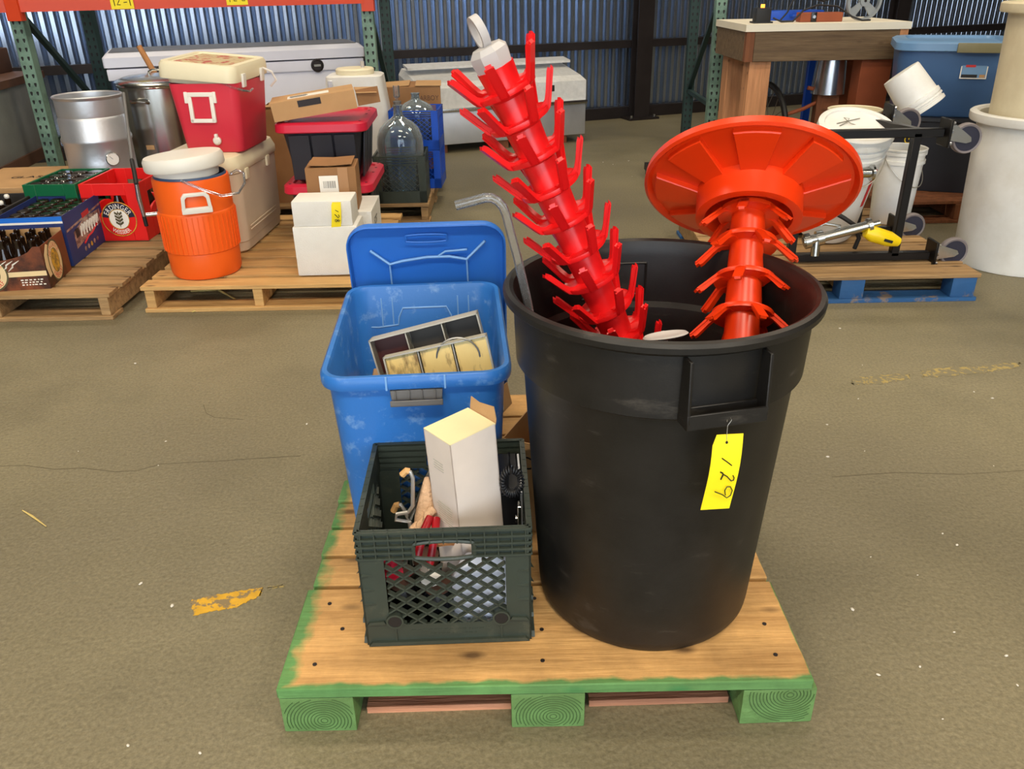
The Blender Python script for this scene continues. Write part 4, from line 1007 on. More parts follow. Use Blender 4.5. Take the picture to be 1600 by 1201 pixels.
emblem(FM @ T(-.03, .078, .001) @ Matrix.Diagonal((1.3, 1.12, 1, 1)), .95, wf)
MB().prism([(-.07, .0), (-.055, -.05), (-.025, -.045), (-.03, .045), (.01, .075), (-.02, .09), (-.06, .05)], 0, .001, T(W/2+.0018, -.055, .095, PI/2, 0, PI/2) @ T(-.005, 0, 0)).build('cream_patch', 'print_cream', wf, smooth=0)
m = MB()
for k in range(3): 
    x = .095
    while x < .185: l = random.uniform(.006, .012); m.box((x, .045-k*.011, 0), (l, .005, .0006), FM); x += l+.006
m.build('fine_print', 'print_white', wf, smooth=0)
Mw = Matrix.Translation(wf.location+Vector((0, 0, .005))) @ Euler((0, 0, WR)).to_matrix().to_4x4()
bottles(grid(6, 4, .385, .25), 'dark long neck bottle packed in the brown carton with claw marks', 'bottles in the brown carton', Mw, 0, sc=.93)

# racking cane hanging in front of the red crate
rk = thing('bottle_filler', 'black and chrome bottle filler wand hanging down the red crate front', 'wand', (0, 0, 0))
P_ = [D(193, 145, 4.56), D(206, 250, 4.33), D(210, 270, 4.22), D(213, 288, 4.155), D(217, 310, 4.155), D(225, 338, 4.155), D(229, 353, 4.155)]
MB().tube(P_[:2], .008, 10).build('grey_tube', 'latch_grey', rk); MB().tube(P_[1:4], .011, 10).build('hose', 'black_rubber', rk)
MB().tube(P_[3:6], [.010, .012, .009], 10).build('chrome_sleeve', 'zinc', rk); MB().tube(P_[5:], .010, 10).build('tip', 'black_rubber', rk)

# ------------------------------------------------------------------ coolers
oc = thing('drink_cooler', 'orange round drink cooler with loose white lid at the pallet corner', 'cooler', (-1.405, 3.665, PH))
MB().lathe([(.13, 0), (.148, .004), (.155, .02), (.158, .115), (.1575, .118), (.163, .122), (.166, .29), (.1645, .296), (.161, .30), (.163, .43), (.160, .44), (.154, .442), (.150, .436), (.148, .06), (.001, .05)], 56, cap1=False).build('body', 'cooler_orange', oc, smooth=30)
m = MB()
for k in range(46):
    a = 2*PI*k/46; m.bar((.1635*math.cos(a), .1635*math.sin(a), .125), (.1665*math.cos(a), .1665*math.sin(a), .288), .004, .006)
m.build('grip_ribs', 'cooler_orange', oc, smooth=0, kind='stuff')
MB().lathe([(.149, .40), (.153, .446), (.149, .452), (.145, .446), (.143, .40)], 48, cap0=False, cap1=False).build('liner_edge', 'liner_blue', oc)
li = MB().lathe([(.001, -.03), (.135, -.03), (.140, .004), (.166, .008), (.170, .016), (.170, .050), (.162, .064), (.10, .068), (.001, .066)], 48, cap0=False, cap1=False).build('lid', 'cooler_white', oc, (-.012, -.005, .468), (rad(-1), rad(-4), 0))
hm = MB().prism([(-.062, 0), (-.058, .055), (-.045, .072), (.045, .072), (.058, .055), (.062, 0), (.047, .0), (.043, .048), (.034, .057), (-.034, .057), (-.043, .048), (-.047, 0)], -.008, .008, T(0, 0, 0, PI/2, 0, 0)).box((0, 0, -.004), (.125, .016, .026)).mesh('side_handle', 'cooler_white', bevel=.003)
for a in (rad(-68), rad(112)): inst(hm, 'side_handle', oc, (.170*math.cos(a), .170*math.sin(a), .325), (rad(4), 0, a+PI/2))
hook_pts = [(.02, -.165, .45), (.10, -.17, .415), (.17, -.13, .375), (.22, -.06, .37), (.235, 0.0, .40), (.225, .04, .435), (.19, .06, .445), (.16, .06, .43)]
MB().tube(hook_pts, .0055, 8).build('clear_hose', 'clear_tube', oc)
sg = MB().tube([(0, 0, 0), (0, 0, .05)], .009, 10).build('spigot', 'zinc', oc, (-.150, -.06, .285), (0, rad(-90), rad(20)))
MB().cyl(.022, .0, .014, 16).build('spigot_nut', 'black_rubber', sg, (0, 0, -.012))
# beige chest cooler
def chest(wb, db, wt, dt, h, r): return [rr(wb-.03, db-.03, r*.8, 0, 6), rr(wb, db, r, .012, 6), rr(wb+.004, db+.004, r, h*.14, 6), rr(wb+.012, db+.012, r, h*.15, 6), rr(wt, dt, r, h, 6)]
bg2 = thing('chest_cooler', 'beige chest cooler under the red cooler', 'cooler', (-1.460, 4.225, PH), rad(-3))
m = MB(); m.loft(chest(.37, .62, .40, .65, .385, .07)); m.build('body', 'beige_plastic', bg2, smooth=40)
m = MB(); m.loft([rr(.405, .655, .07, .388, 6), rr(.415, .665, .075, .396, 6), rr(.415, .665, .075, .425, 6), rr(.385, .635, .07, .462, 6), rr(.34, .59, .06, .472, 6)]); m.build('lid', 'ivory_plastic', bg2, smooth=40)
for z in (.11, .128): MB().box((.2055, -.05, z), (.006, .40, .008)).build('side_rib', 'beige_plastic', bg2, bevel=.002, seg=1)
for y_ in (-.20, .12): MB().box((.2075, y_, .372), (.012, .045, .05)).build('hinge', 'ivory_plastic', bg2, bevel=.004)
hd2 = MB().box((0, -.335, .24), (.16, .03, .05)).build('handle', 'ivory_plastic', bg2, bevel=.01)
# red cooler
rd = thing('chest_cooler', 'red cooler with ivory lid set askew on top of the beige cooler', 'cooler', (-1.385, 4.19, PH+.474), rad(-5))
m = MB(); m.loft([rr(.27, .35, .03, 0, 5), rr(.28, .36, .035, .01, 5), rr(.335, .40, .04, .31, 5), rr(.327, .392, .04, .31, 5), rr(.275, .35, .03, .03, 5)], True, True); m.build('body', 'cooler_red', rd, smooth=40)
lo_ = MB(); lo_.loft([rr(.30, .37, .03, -.02, 5), rr(.31, .38, .03, 0, 5), rr(.37, .43, .045, .002, 5), rr(.375, .435, .05, .014, 5), rr(.370, .430, .05, .060, 5), rr(.352, .412, .045, .074, 5), rr(.30, .36, .03, .075, 5), rr(.295, .355, .03, .069, 5)])
lr = lo_.build('lid', 'ivory_plastic', rd, (-.012, .004, .328), (rad(1.5), rad(5.0), rad(-2)), smooth=40)
MB().box((.01, 0, .0705), (.27, .30, .002)).build('faded_sticker', 'sticker_faded', lr, smooth=0)
for y_ in (-.12, .10): MB().box((.192, y_, .008), (.012, .035, .06)).build('hinge', 'cooler_white', lr, bevel=.004)
M_ = T(-.015, -.197, .205, rad(-3.5), 0, 0)
m = MB()
for c_, d_ in (((-.052, 0, 0), (.018, .014, .13)), ((.052, 0, 0), (.018, .014, .13)), ((0, 0, -.058), (.12, .014, .018)), ((0, -.0, .058), (.13, .016, .020))): m.box(c_, d_, M_)
m.build('handle', 'cooler_white', rd, bevel=.003)
for s in (-1, 1): MB().box((s*.068, 0, .045), (.016, .018, .05), M_).build('handle_mount', 'cooler_white', rd, bevel=.003)
sp2 = MB().lathe([(.001, 0), (.017, 0), (.019, .004), (.019, .016), (.012, .024), (.001, .025)], 18, T(.03, -.184, .055, PI/2, 0, 0)).build('drain_cap', 'cooler_white', rd)
MB().box((.03, -.197, .078), (.014, .018, .018)).build('drain_tab', 'cooler_white', sp2, bevel=.003)
MB().tube([(.10, -.20, .315), (.14, -.20, .295), (.18, -.16, .275), (.186, -.10, .265), (.18, -.04, .27)], .005, 8).build('clear_hose', 'clear_tube', rd)
MB().tube([(.19, .10, .35), (.225, .12, .33), (.235, .14, .29), (.20, .15, .26)], .005, 8).build('strap', 'cooler_white', rd)

# ------------------------------------------------------------------ styrofoam box, white carton, small box, red lidded totes
sf = thing('foam_box', 'white foam box with a yellow tag at the pallet front', 'box', (-.818, 3.655, PH), rad(1))
MB().box((0, 0, .112), (.285, .19, .224)).build('base', 'styrofoam', sf, bevel=.006)
MB().box((-.005, .0, .280), (.262, .175, .112)).build('lid', 'styrofoam', sf, bevel=.008)
tg = thing('lot_tag', 'yellow paper tag numbered 128 on the white foam box', 'tag', D(525, 320, 3.560), (0, 0, rad(2)))
tag_mesh(.042, .118, wob=.003, skew=-.012).build('tag_card', 'tag_yellow', tg)
m = MB(); stroke(m, [(-.006, -.022), (.008, -.030)], .0016, -.003); stroke(m, [(-.010, -.040), (-.004, -.046), (.004, -.056), (.010, -.050), (.006, -.042)], .0016, -.0045); stroke(m, [(-.012, -.066), (-.004, -.064), (.006, -.074), (.010, -.068), (.004, -.064), (-.006, -.074), (-.012, -.070)], .0016, -.0045)
m.build('ink_number', 'ink', tg)
wc = thing('carton', 'low white carton behind the foam box', 'box', (-.795, 3.925, PH), rad(1))
MB().box((0, 0, .118), (.305, .32, .236)).build('carton', 'styrofoam', wc, bevel=.002, seg=1)
text(MB(), 'FZS7', .05, T(.1535, -.03, .15, PI/2, 0, PI/2)).build('print', 'ink', wc, smooth=0)
sb = thing('cardboard_box', 'small taped brown box with a white barcode label on the low carton', 'box', (-.822, 3.895, PH+.238), rad(5))
MB().box((0, 0, .098), (.228, .20, .196)).build('carton', 'cardboard_dark', sb, bevel=.002, seg=1)
for x_, r_ in ((-.054, rad(8)), (.058, rad(-10))): MB().box((x_, 0, .164), (.105, .196, .003), T(0, 0, .04, 0, 0, 0)).build('top_flap', 'cardboard_dark', sb, rot=(0, r_*.3, 0), smooth=0)
MB().box((0, -.1012, .12), (.045, .001, .15)).build('tape', 'tape_brown', sb, (.055, 0, 0), smooth=0)
lb_ = MB().box((-.012, -.1022, .11), (.085, .001, .10)).build('shipping_label', 'print_white', sb, smooth=0)
m = MB()
for k in range(11): m.box((-.036+k*.0052, -.1030, .12), (random.choice((.0014, .0026)), .0006, .032))
m.build('barcode', 'ink', lb_, smooth=0, kind='stuff')
def red_tote(label, cx, cy, z, rz):
    t = thing('storage_tote', label, 'tote', (cx, cy, z), rz)
    W, Dp, H = .385, .50, .250
    m = MB(); m.loft([rr(W-.09, Dp-.10, .03, 0, 4), rr(W-.07, Dp-.08, .03, .01, 4), rr(W, Dp, .04, H, 4)]); m.build('body', 'tote_black', t, smooth=40)
    rib = MB().box((0, 0, H/2), (.10, .008, H-.03)).mesh('wall_rib', 'tote_black', bevel=.002, seg=1)
    for x_ in (-.11, 0, .11): inst(rib, 'wall_rib', t, (x_, -Dp/2+.018, 0), (rad(7), 0, 0))
    for y_ in (-.15, -.03, .09): inst(rib, 'wall_rib', t, (W/2-.015, y_, 0), (rad(6), 0, PI/2))
    l = MB(); l.loft([rr(W+.055, Dp+.055, .055, H-.005, 5), rr(W+.066, Dp+.066, .06, H, 5), rr(W+.062, Dp+.062, .06, H+.034, 5), rr(W+.035, Dp+.035, .05, H+.042, 5), rr(W-.02, Dp-.02, .04, H+.042, 5), rr(W-.03, Dp-.03, .04, H+.032, 5)]); lo = l.build('lid', 'tote_lid_red', t, smooth=35)
    for x_, y_ in ((-.19, -.24), (.19, -.24), (.195, .0), (.195, .12), (.19, .24)): MB().cyl(.007, 0, .001, 8, T(x_, y_, H+.0422)).build('lid_hole_shade', 'black_rubber', lo)  # black discs laid on the lid as the shade inside its holes
    return t
red_tote('lower black tote with red lid behind the white boxes', -.905, 4.365, PH, rad(1))
red_tote('upper black tote with red lid under the open brown carton', -.915, 4.375, PH+.294, rad(2))
oc2 = thing('open_carton', 'long flat brown carton with open end on the upper red lid', 'box', (-.945, 4.25, PH+.618), (rad(0), rad(-7), rad(12)))
W, Dp, H = .40, .24, .085
for c_, d_ in (((0, 0, .0015), (W, Dp, .003)), ((0, 0, H), (W, Dp, .003)), ((0, -Dp/2, H/2), (W, .003, H)), ((0, Dp/2, H/2), (W, .003, H)), ((-W/2, 0, H/2), (.003, Dp, H))): MB().box(c_, d_).build('panel', 'cardboard', oc2, smooth=0)
MB().box((W/2+.045, .0, H+.012), (.10, Dp, .003)).build('flap', 'cardboard', oc2, rot=(0, rad(8), 0), smooth=0); MB().box((W/2+.05, -Dp/2, H/2), (.11, .003, H-.01)).build('flap', 'cardboard_dark', oc2, rot=(0, 0, rad(6)), smooth=0)
MB().box((-.02, -.02, H+.0022), (.20, .09, .001)).build('white_label', 'print_white', oc2, smooth=0)
m = MB()
for k in range(4): m.box((-.07+random.uniform(0, .01), .005-k*.016, H+.003), (.09+random.uniform(-.03, .02), .006, .0006))
m.build('label_print', 'ink', oc2, smooth=0)
MB().box((-.02, -Dp/2-.002, H*.75), (.11, .001, .03)).build('hand_slot_shade', 'dark_steel', oc2, smooth=0)  # dark strip on the panel, drawn as the shade inside a hand hole

# ------------------------------------------------------------------ behind: boxes, white tub, carboys, blue crates
ob = thing('cardboard_box', 'open flapped brown carton behind the red cooler and totes', 'box', (-1.26, 5.12, PH), rad(6))
for c_, d_ in (((0, -.16, .27), (.36, .003, .54)), ((0, .16, .27), (.36, .003, .54)), ((-.18, 0, .27), (.003, .32, .54)), ((.18, 0, .27), (.003, .32, .54)), ((0, 0, .002), (.36, .32, .003))): MB().box(c_, d_).build('panel', 'cardboard_dark', ob, smooth=0)
MB().box((.02, .10, .55), (.34, .16, .003)).build('flap', 'cardboard', ob, rot=(rad(6), 0, 0), smooth=0); MB().box((-.20, 0, .56), (.10, .30, .003)).build('flap', 'cardboard', ob, rot=(0, rad(-12), 0), smooth=0)
MB().box((.0, -.12, .545), (.34, .11, .003)).build('flap', 'cardboard', ob, rot=(rad(-3), 0, 0), smooth=0)
tb2 = thing('plastic_tank', 'white tapered plastic tank with round lid behind the totes', 'tank', (-.955, 5.52, PH), rad(3))
m = MB(); m.loft([rr(.44, .32, .05, 0, 4), rr(.44, .32, .05, .25, 4), rr(.36, .30, .05, .60, 4), rr(.345, .29, .05, .665, 4), rr(.31, .27, .04, .672, 4)]); m.build('body', 'white_plastic', tb2, smooth=40)
tl = MB().lathe([(.001, .67), (.115, .67), (.12, .678), (.12, .70), (.112, .708), (.001, .71)], 32).build('round_lid', 'ivory_plastic', tb2)
MB().cyl(.012, .70, .745, 10).build('vent_stub', 'cap_grey', tl, (.05, 0, 0))
MB().box((-.14, -.155, .60), (.03, .012, .10)).build('clamp', 'steel_dull', tb2, bevel=.003, seg=1)
def lattice_crate(label, cx, cy, z, rz, mt, W=.30, H=.275):
    t = thing('milk_crate', label, 'crate', (cx, cy, z), rz); hw_ = W/2
    for k in range(4):
        S = T(0, 0, 0, 0, 0, k*PI/2) @ T(0, -hw_, 0); m = MB()
        for s in (-1, 1): m.box((s*(hw_-.02), 0, H/2), (.04, .006, H), S)
        m.box((0, 0, .035), (W, .006, .07), S); m.box((0, .001, H-.004), (W, .010, .008), S)
        for z_ in (.225, .24, .255): m.box((0, 0, z_), (W, .007, .0045), S)
        pn = m.build('side_wall', mt, t, smooth=0); m = MB()
        u0, u1, z0_, z1_ = -hw_+.04, hw_-.04, .07, .222; c = u0-.3
        while c < u1+.3:
            for sg_ in (1, -1):
                ps_ = [(c+sg_*(zz-z0_)*1.1, zz) for zz in [z0_+i*(z1_-z0_)/12 for i in range(13)]]; ps_ = [p for p in ps_ if u0 <= p[0] <= u1]
                if len(ps_) > 1: m.bar((ps_[0][0], 0, ps_[0][1]), (ps_[-1][0], 0, ps_[-1][1]), .006, .003, S)
            c += .034
        m.build('lattice', mt, pn, smooth=0)
    MB().box((0, 0, .006), (W-.01, W-.01, .008)).build('base', mt, t, smooth=0)
    return t
lattice_crate('dark green milk crate holding the large glass carboy', -.642, 5.035, PH, rad(1), 'crate_green')
def carboy(label, x, y, z, R, sc=1.0):
    t = thing('glass_carboy', label, 'carboy', (x, y, z))
    MB().lathe([(R*.5, 0), (R*.93, .006), (R, .03), (R, .33), (R*.96, .375), (R*.84, .42), (R*.60, .455), (R*.34, .478), (.028, .495), (.024, .54), (.028, .545), (.028, .558), (.020, .56), (.018, .54), (.022, .495), (R*.30, .474), (R*.57, .45), (R*.81, .415), (R*.93, .37), (R*.97, .33), (R*.97, .03), (R*.9, .012), (.001, .012)], 40, cap1=False).build('body', 'clear_glass', t, smooth=50)
    return t
cy_ = carboy('large clear glass carboy with stopper and airlock in the green crate', -.642, 5.035, PH+.012, .138); cy_.scale = (1, 1, .95)
MB().lathe([(.020, .556), (.025, .58), (.001, .581)], 16).build('stopper', 'latch_grey', cy_)
MB().lathe([(.008, .58), (.008, .60), (.019, .605), (.019, .67), (.017, .67), (.017, .61), (.001, .608)], 16, cap1=False).build('airlock', 'clear_tube', cy_)
for k, z_ in enumerate((0, .262)): lattice_crate(('lower' if k == 0 else 'upper')+' bright blue crate of the stack beside the carboy', -.575, 5.42, PH+z_*.91, rad(-2), 'blue_crate', .30, .275).scale = (1, 1, .86)
carboy('smaller glass carboy whose neck shows above the blue crates', -.575, 5.42, PH+.25, .115).scale = (1, 1, .56)
cbx = thing('cardboard_box', 'brown carboy carton behind the blue crates', 'box', (-.622, 5.86, PH), rad(4))
MB().box((0, 0, .285), (.345, .34, .57)).build('carton', 'cardboard_dark', cbx, bevel=.003, seg=1)
MB().box((.085, -.02, .576), (.17, .32, .003)).build('top_flap', 'cardboard', cbx, rot=(0, rad(1), 0), smooth=0); MB().box((-.085, 0, .578), (.17, .32, .003)).build('top_flap', 'cardboard', cbx, rot=(0, rad(-3), 0), smooth=0)
text(MB(), 'CARBOY', .045, T(.085, -.1715, .482, PI/2, 0, 0), sx=.85).build('print', 'brown_metal', cbx, smooth=0)

# ------------------------------------------------------------------ right: dolly, buckets, fittings
dl = thing('caster_dolly', 'black steel tube dolly tipped on its side with four casters', 'dolly', (0, 0, 0))
YF, YR = 3.60, 4.02; zt_, zb_, xl, xr = .695, .152, 1.28, 1.86
tube_ = lambda a, b, nm_: MB().bar(a, b, .036, .036).build(nm_, 'frame_black', dl, bevel=.003, seg=1)
tube_((xl, YF, zt_), (xr, YF, zt_), 'rail'); tube_((xl, YF, zb_), (xr+.05, YF, zb_), 'rail'); tube_((1.75, YF, zb_), (1.75, YF, zt_), 'upright')
tube_((1.64, YR, zt_), (xr-.08, YR, zt_), 'rail'); tube_((xl, YR, zb_), (xr+.05, YR, zb_), 'rail'); tube_((1.735, YR, zb_), (1.735, YR, zt_), 'upright')
tube_((1.76, YF, zt_), (1.64, YR, zt_), 'cross_tube'); tube_((xl, YF, zb_), (xl, YF, zt_), 'upright')
def caster(x, y, z, a):
    c = MB().box((0, 0, 0), (.012, .10, .115)).build('caster_plate', 'frame_black', dl, (x, y, z), bevel=.003, seg=1)
    f = MB()
    for s in (-1, 1): f.prism([(.012, .032), (.03, .034), (.105, -.012), (.11, -.03), (.09, -.038), (.012, -.030)], -.0015, .0015, T(0, s*.023, 0, PI/2, 0, 0))
    f.cyl(.03, 0, .014, 16, T(.006, 0, 0, 0, PI/2, 0)); f.build('fork', 'zinc', c, rot=(0, a, 0), smooth=30)
    w = MB().lathe([(.052, -.015), (.060, -.017), (.064, -.010), (.064, .010), (.060, .017), (.052, .015)], 28, T(.095, 0, -.02, PI/2, 0, 0), False, False).build('tyre', 'caster_grey', c, rot=(0, a, 0))
    MB().lathe([(.001, -.014), (.053, -.013), (.053, .013), (.001, .014)], 28, T(.095, 0, -.02, PI/2, 0, 0)).build('hub', 'caster_hub', c, rot=(0, a, 0))
    m = MB()
    for sy in (-.035, .035):
        for sz in (-.042, .042): m.cyl(.006, 0, .012, 6, T(.006, sy, sz, 0, PI/2, 0))
    m.build('bolts', 'zinc', c, smooth=0, kind='stuff')
caster(xr+.01, YF, zt_+.0, rad(4)); caster(xr-.06, YR, zt_+.005, rad(4)); caster(xr+.062, YF, zb_+.012, rad(-14)); caster(xr+.06, YR, zb_+.015, rad(-14))

def bucket(name, label, c, rot, R1, R2, H, m_='white_plastic', lid=False, sc=1.0, bail=True):
    t = thing(name, label, 'bucket', c, rot)
    k = H*.80
    def rz_(z): return R1+(R2-R1)*z/H
    MB().lathe([(R1*.8, 0), (R1*.97, .002), (R1, .012), (rz_(k), k), (rz_(k)+.008, k+.002), (rz_(k)+.008, k+.02), (rz_(k)+.002, k+.022), (rz_(k)+.002, k+.045), (rz_(k)+.009, k+.047), (rz_(k)+.009, k+.062), (rz_(k)+.002, k+.064), (R2, H-.012), (R2+.006, H-.010), (R2+.007, H-.002), (R2+.002, H), (R2-.003, H-.004), (rz_(k)-.004, k), (R1-.004, .012), (.001, .010)], 44, cap1=False).build('body', m_, t, smooth=35)
    if lid:
        l = MB().lathe([(.001, .004), (R2-.02, .004), (R2-.016, .012), (R2-.002, .014), (R2+.009, .010), (R2+.011, -.004), (R2+.010, -.032), (R2+.007, -.034)], 48, cap1=False).build('lid', m_, t, (0, 0, H+.002), smooth=35)
        for i in range(16): MB().box((R2+.0105, 0, -.020), (.003, .004, .022), T(0, 0, 0, 0, 0, 2*PI*i/16)).build('lid_tab', m_, l, smooth=0)
    if bail:
        s_ = .97; MB().tube([((rz_(k)+.010)*math.cos(a), (rz_(k)+.010)*math.sin(a), k+.03-.16*math.cos(a+PI/2)*0-.14*abs(math.sin((a+PI/2-PI/2)))) for a in [-PI+PI*i/20 for i in range(21)]], .0022, 6).build('bail', 'wire', t)
    return t
b1 = bucket('lidded_bucket', 'tall white plastic bucket with closed lid behind the dolly', (1.570, 3.99, .176), (rad(20), 0, 0), .135, .158, .545, lid=True)
MB().box((.0, 0, 0), (.02, .001, .20)).build('red_lettering', 'print_red', b1, (.093, -.117, .30), (rad(3), 0, rad(37)), smooth=0)
cl = thing('wire_clip', 'bent steel wire clip lying on the white bucket lid', 'clip', D(1325, 192, 3.83), (rad(22), 0, rad(10)))
MB().tube([(-.055, 0, 0), (.065, .02, .008)], .0022, 5).build('pin', 'wire', cl); MB().tube([(-.05, -.02, 0), (-.01, -.005, .006), (.012, .02, .01), (-.012, .025, .012), (.0, -.015, .008), (.03, -.022, 0), (.05, .0, 0)], .0022, 5).build('bent_wire', 'wire', cl)
bucket('open_bucket', 'open white plastic bucket between the dolly and the black tote', (2.02, 4.28, .126), (0, 0, rad(30)), .098, .116, .385)
bucket('tall_pail', 'plain white pail standing behind the lidded bucket', (1.795, 4.40, .126), (0, 0, rad(80)), .11, .128, .56, 'ivory_plastic', bail=False)
sbk = D(1432, 140, 4.22)
bucket('small_pail', 'small white pail upside down and tilted on top of the tall pail', Vector((1.905, 4.20, .875)), (rad(180-16), rad(-36), 0), .088, .099, .185, bail=False)
# steel fittings with yellow grip
ft = thing('steel_fitting', 'sanitary steel pipe assembly lying on the dolly rail', 'fitting', (0, 0, 0))
a, b = D(1255, 378, 3.545), D(1358, 352, 3.545)
MB().tube([a, b], .022, 18).build('pipe', 'steel', ft); d_ = (b-a).normalized()
for p, l_ in ((b, .008), (a.lerp(b, .25), .014), (a.lerp(b, .06), .012)): MB().tube([p-d_*l_, p+d_*l_], .034, 20).build('clamp_ring', 'steel', ft)
MB().tube([b+d_*.008, b+d_*.045], .014, 12).build('stem', 'steel', ft)
MB().tube([a.lerp(b, .2), a.lerp(b, .2)+Vector((.0, -.01, -.075))], .02, 14).build('valve_body', 'steel', ft)
MB().tube([a.lerp(b, .55)+Vector((0, 0, .03)), a.lerp(b, .3)+Vector((0, 0, .06)), a.lerp(b, .1)+Vector((0, .03, .05))], .007, 8).build('lever', 'steel', ft)
yg = thing('yellow_grip', 'bright yellow moulded grip beside the steel pipe', 'grip', (0, 0, 0))
a, b = D(1352, 362, 3.535), D(1404, 378, 3.535); MB().tube([a, a.lerp(b, .2), a.lerp(b, .7), b], [.022, .035, .034, .02], 16).build('grip', 'yellow_grip', yg, smooth=60)
MB().box((0, 0, 0), (.04, .002, .012)).build('black_print', 'ink', yg, a.lerp(b, .6)+Vector((0, -.036, -.004)), (0, rad(16), 0), smooth=0)
ff = thing('pipe_ferrule', 'short steel ferrule clamped on the white bucket side', 'fitting', D(1345, 270, 3.665), (0, rad(90), 0))
MB().lathe([(.022, -.06), (.022, .04), (.036, .044), (.036, .054), (.020, .055), (.019, -.06)], 24, cap0=False, cap1=False).build('ferrule', 'steel', ff)
hs = thing('black_hose', 'short black hose curling behind the orange foot', 'hose', (0, 0, 0)); MB().tube([D(1300, 330, 3.64), D(1318, 340, 3.63), D(1336, 352, 3.62), D(1342, 372, 3.62), D(1335, 388, 3.63)], .010, 10).build('hose', 'black_rubber', hs)
# totes behind
bt = thing('storage_tote', 'black tote with yellow lettering under the big blue tote', 'tote', (2.62, 5.16, .127), rad(-20))
m = MB(); m.loft([rr(.50, .52, .04, 0, 4), rr(.57, .58, .05, .40, 4), rr(.59, .60, .05, .405, 4), rr(.59, .60, .05, .425, 4)]); m.build('body', 'tote_black', bt, smooth=40)
text(MB(), 'TOUGH', .06, T(-.15, -.283, .25, PI/2, 0, 0) @ T(0, 0, 0, 0, 0, PI/2)).build('lettering', 'yellow_grip', bt, smooth=0)
bl = thing('storage_tote', 'big slate blue lidded tote with a label behind the white pail', 'tote', (2.62, 5.17, .555), rad(-20))
m = MB(); m.loft([rr(.52, .52, .08, 0, 6), rr(.54, .54, .09, .012, 6), rr(.60, .60, .10, .36, 6)]); m.build('body', 'slate_tote', bl, smooth=40)
m = MB(); m.loft([rr(.63, .63, .11, .352, 6), rr(.645, .645, .115, .358, 6), rr(.64, .64, .115, .395, 6), rr(.60, .60, .10, .405, 6), rr(.50, .50, .08, .405, 6), rr(.48, .48, .07, .392, 6)]); ll = m.build('lid', 'slate_lid', bl, smooth=40)
for s in (-1, 1): MB().box((.1, s*.325, .375), (.22, .02, .05)).build('latch', 'olive_latch', ll, bevel=.004)
MB().box((.33, 0, .375), (.02, .3, .05)).build('latch', 'olive_latch', ll, bevel=.004)
LB = T(.10, -.2945, .255, PI/2-rad(5), 0, 0)
lbl = MB().box((0, 0, 0), (.135, .085, .001), LB).build('label', 'print_white', bl, smooth=0)
MB().box((0, 0, .0008), (.125, .075, .0006), LB).build('label_blue', 'slate_lid', lbl, smooth=0); MB().box((-.02, .027, .0014), (.05, .018, .0006), LB).build('label_red', 'print_red', lbl, smooth=0); MB().box((-.02, -.028, .0014), (.08, .016, .0006), LB).build('label_black', 'ink', lbl, smooth=0); MB().box((.045, -.028, .0014), (.028, .016, .0006), LB).build('label_tan', 'cardboard', lbl, smooth=0)
# two nested white drums at the right edge
def drum(label, z0, Rb, Rt, H, m_):
    t = thing('white_drum', label, 'drum', (2.515, 3.94, z0))
    MB().lathe([(Rb*.8, 0), (Rb*.98, .002), (Rb, .02), (Rt, H-.05), (Rt+.004, H-.045), (Rt+.034, H-.042), (Rt+.038, H-.034), (Rt+.038, H-.006), (Rt+.03, H), (Rt+.008, H), (Rt-.004, H-.01), (Rb-.006, .03), (.001, .024)], 64, cap1=False).build('body', m_, t, smooth=35)
    return t
drum('lower white plastic drum standing on the floor at the right edge', 0, .266, .292, .72, 'white_plastic')
drum('upper cream plastic drum nested in the lower white drum', .42, .242, .262, .765, 'cream_plastic')
# workbench
wb2 = thing('workbench', 'heavy wooden workbench with white top behind the orange foot', 'workbench', (2.03, 5.98, 0), rad(1))
W, Dp = 1.03, .74
MB().box((0, 0, 1.010), (W+.02, Dp+.02, .042)).build('top', 'plywood_white', wb2, smooth=0)
MB().box((0, -Dp/2+.02, .900), (W-.11, .04, .178)).build('apron_board', 'wood_apron', wb2, bevel=.002, seg=1)
MB().box((0, Dp/2-.02, .900), (W, .04, .178)).build('apron_board', 'wood_apron', wb2, smooth=0)
for s in (-1, 1): MB().box((s*(W/2-.02), 0, .900), (.04, Dp-.085, .178)).build('side_apron', 'wood_apron', wb2, bevel=.002, seg=1)
for s, mm in ((-1, 'wood_brown'), (1, 'wood_post')): MB().box((s*(W/2-.027), -Dp/2+.02, .900), (.052, .042, .178)).build('corner_piece', mm, wb2, smooth=0)
for sx, sy, ww in ((-1, -1, .14), (1, -1, .20), (-1, 1, .14), (1, 1, .14)): MB().box((sx*(W/2-.05-ww/2), sy*(Dp/2-.11), .405), (ww, .14, .81)).build('leg', 'wood_post' if sx < 0 else 'rust', wb2, bevel=.003, seg=1)
def on_bench(px, py, Y): p = D(px, py, Y); p.z = 1.031; return p
bk = thing('black_charger', 'small black box with glowing orange switch on the workbench', 'charger', on_bench(1190, 28, 5.76)); MB().box((0, 0, .045), (.095, .09, .09)).build('case', 'black_rubber', bk, bevel=.006); MB().box((0, 0, .005), (.12, .11, .01)).build('base', 'black_rubber', bk, smooth=0); MB().cyl(.013, .09, .11, 12).build('switch', 'lamp_orange', bk)
wbk = thing('wood_block', 'reddish wood block with black clamp on the workbench', 'block', on_bench(1280, 27, 5.80), rad(-3)); MB().box((0, 0, .028), (.27, .10, .056)).build('block', 'rust', wbk, bevel=.003, seg=1); MB().box((-.05, -.055, .03), (.035, .012, .058)).build('clamp', 'black_gloss', wbk, bevel=.004); MB().cyl(.01, 0, .006, 12, T(-.05, -.061, .032, PI/2, 0, 0)).build('bolt', 'zinc', wbk)
rp = on_bench(1346, 28, 5.80)
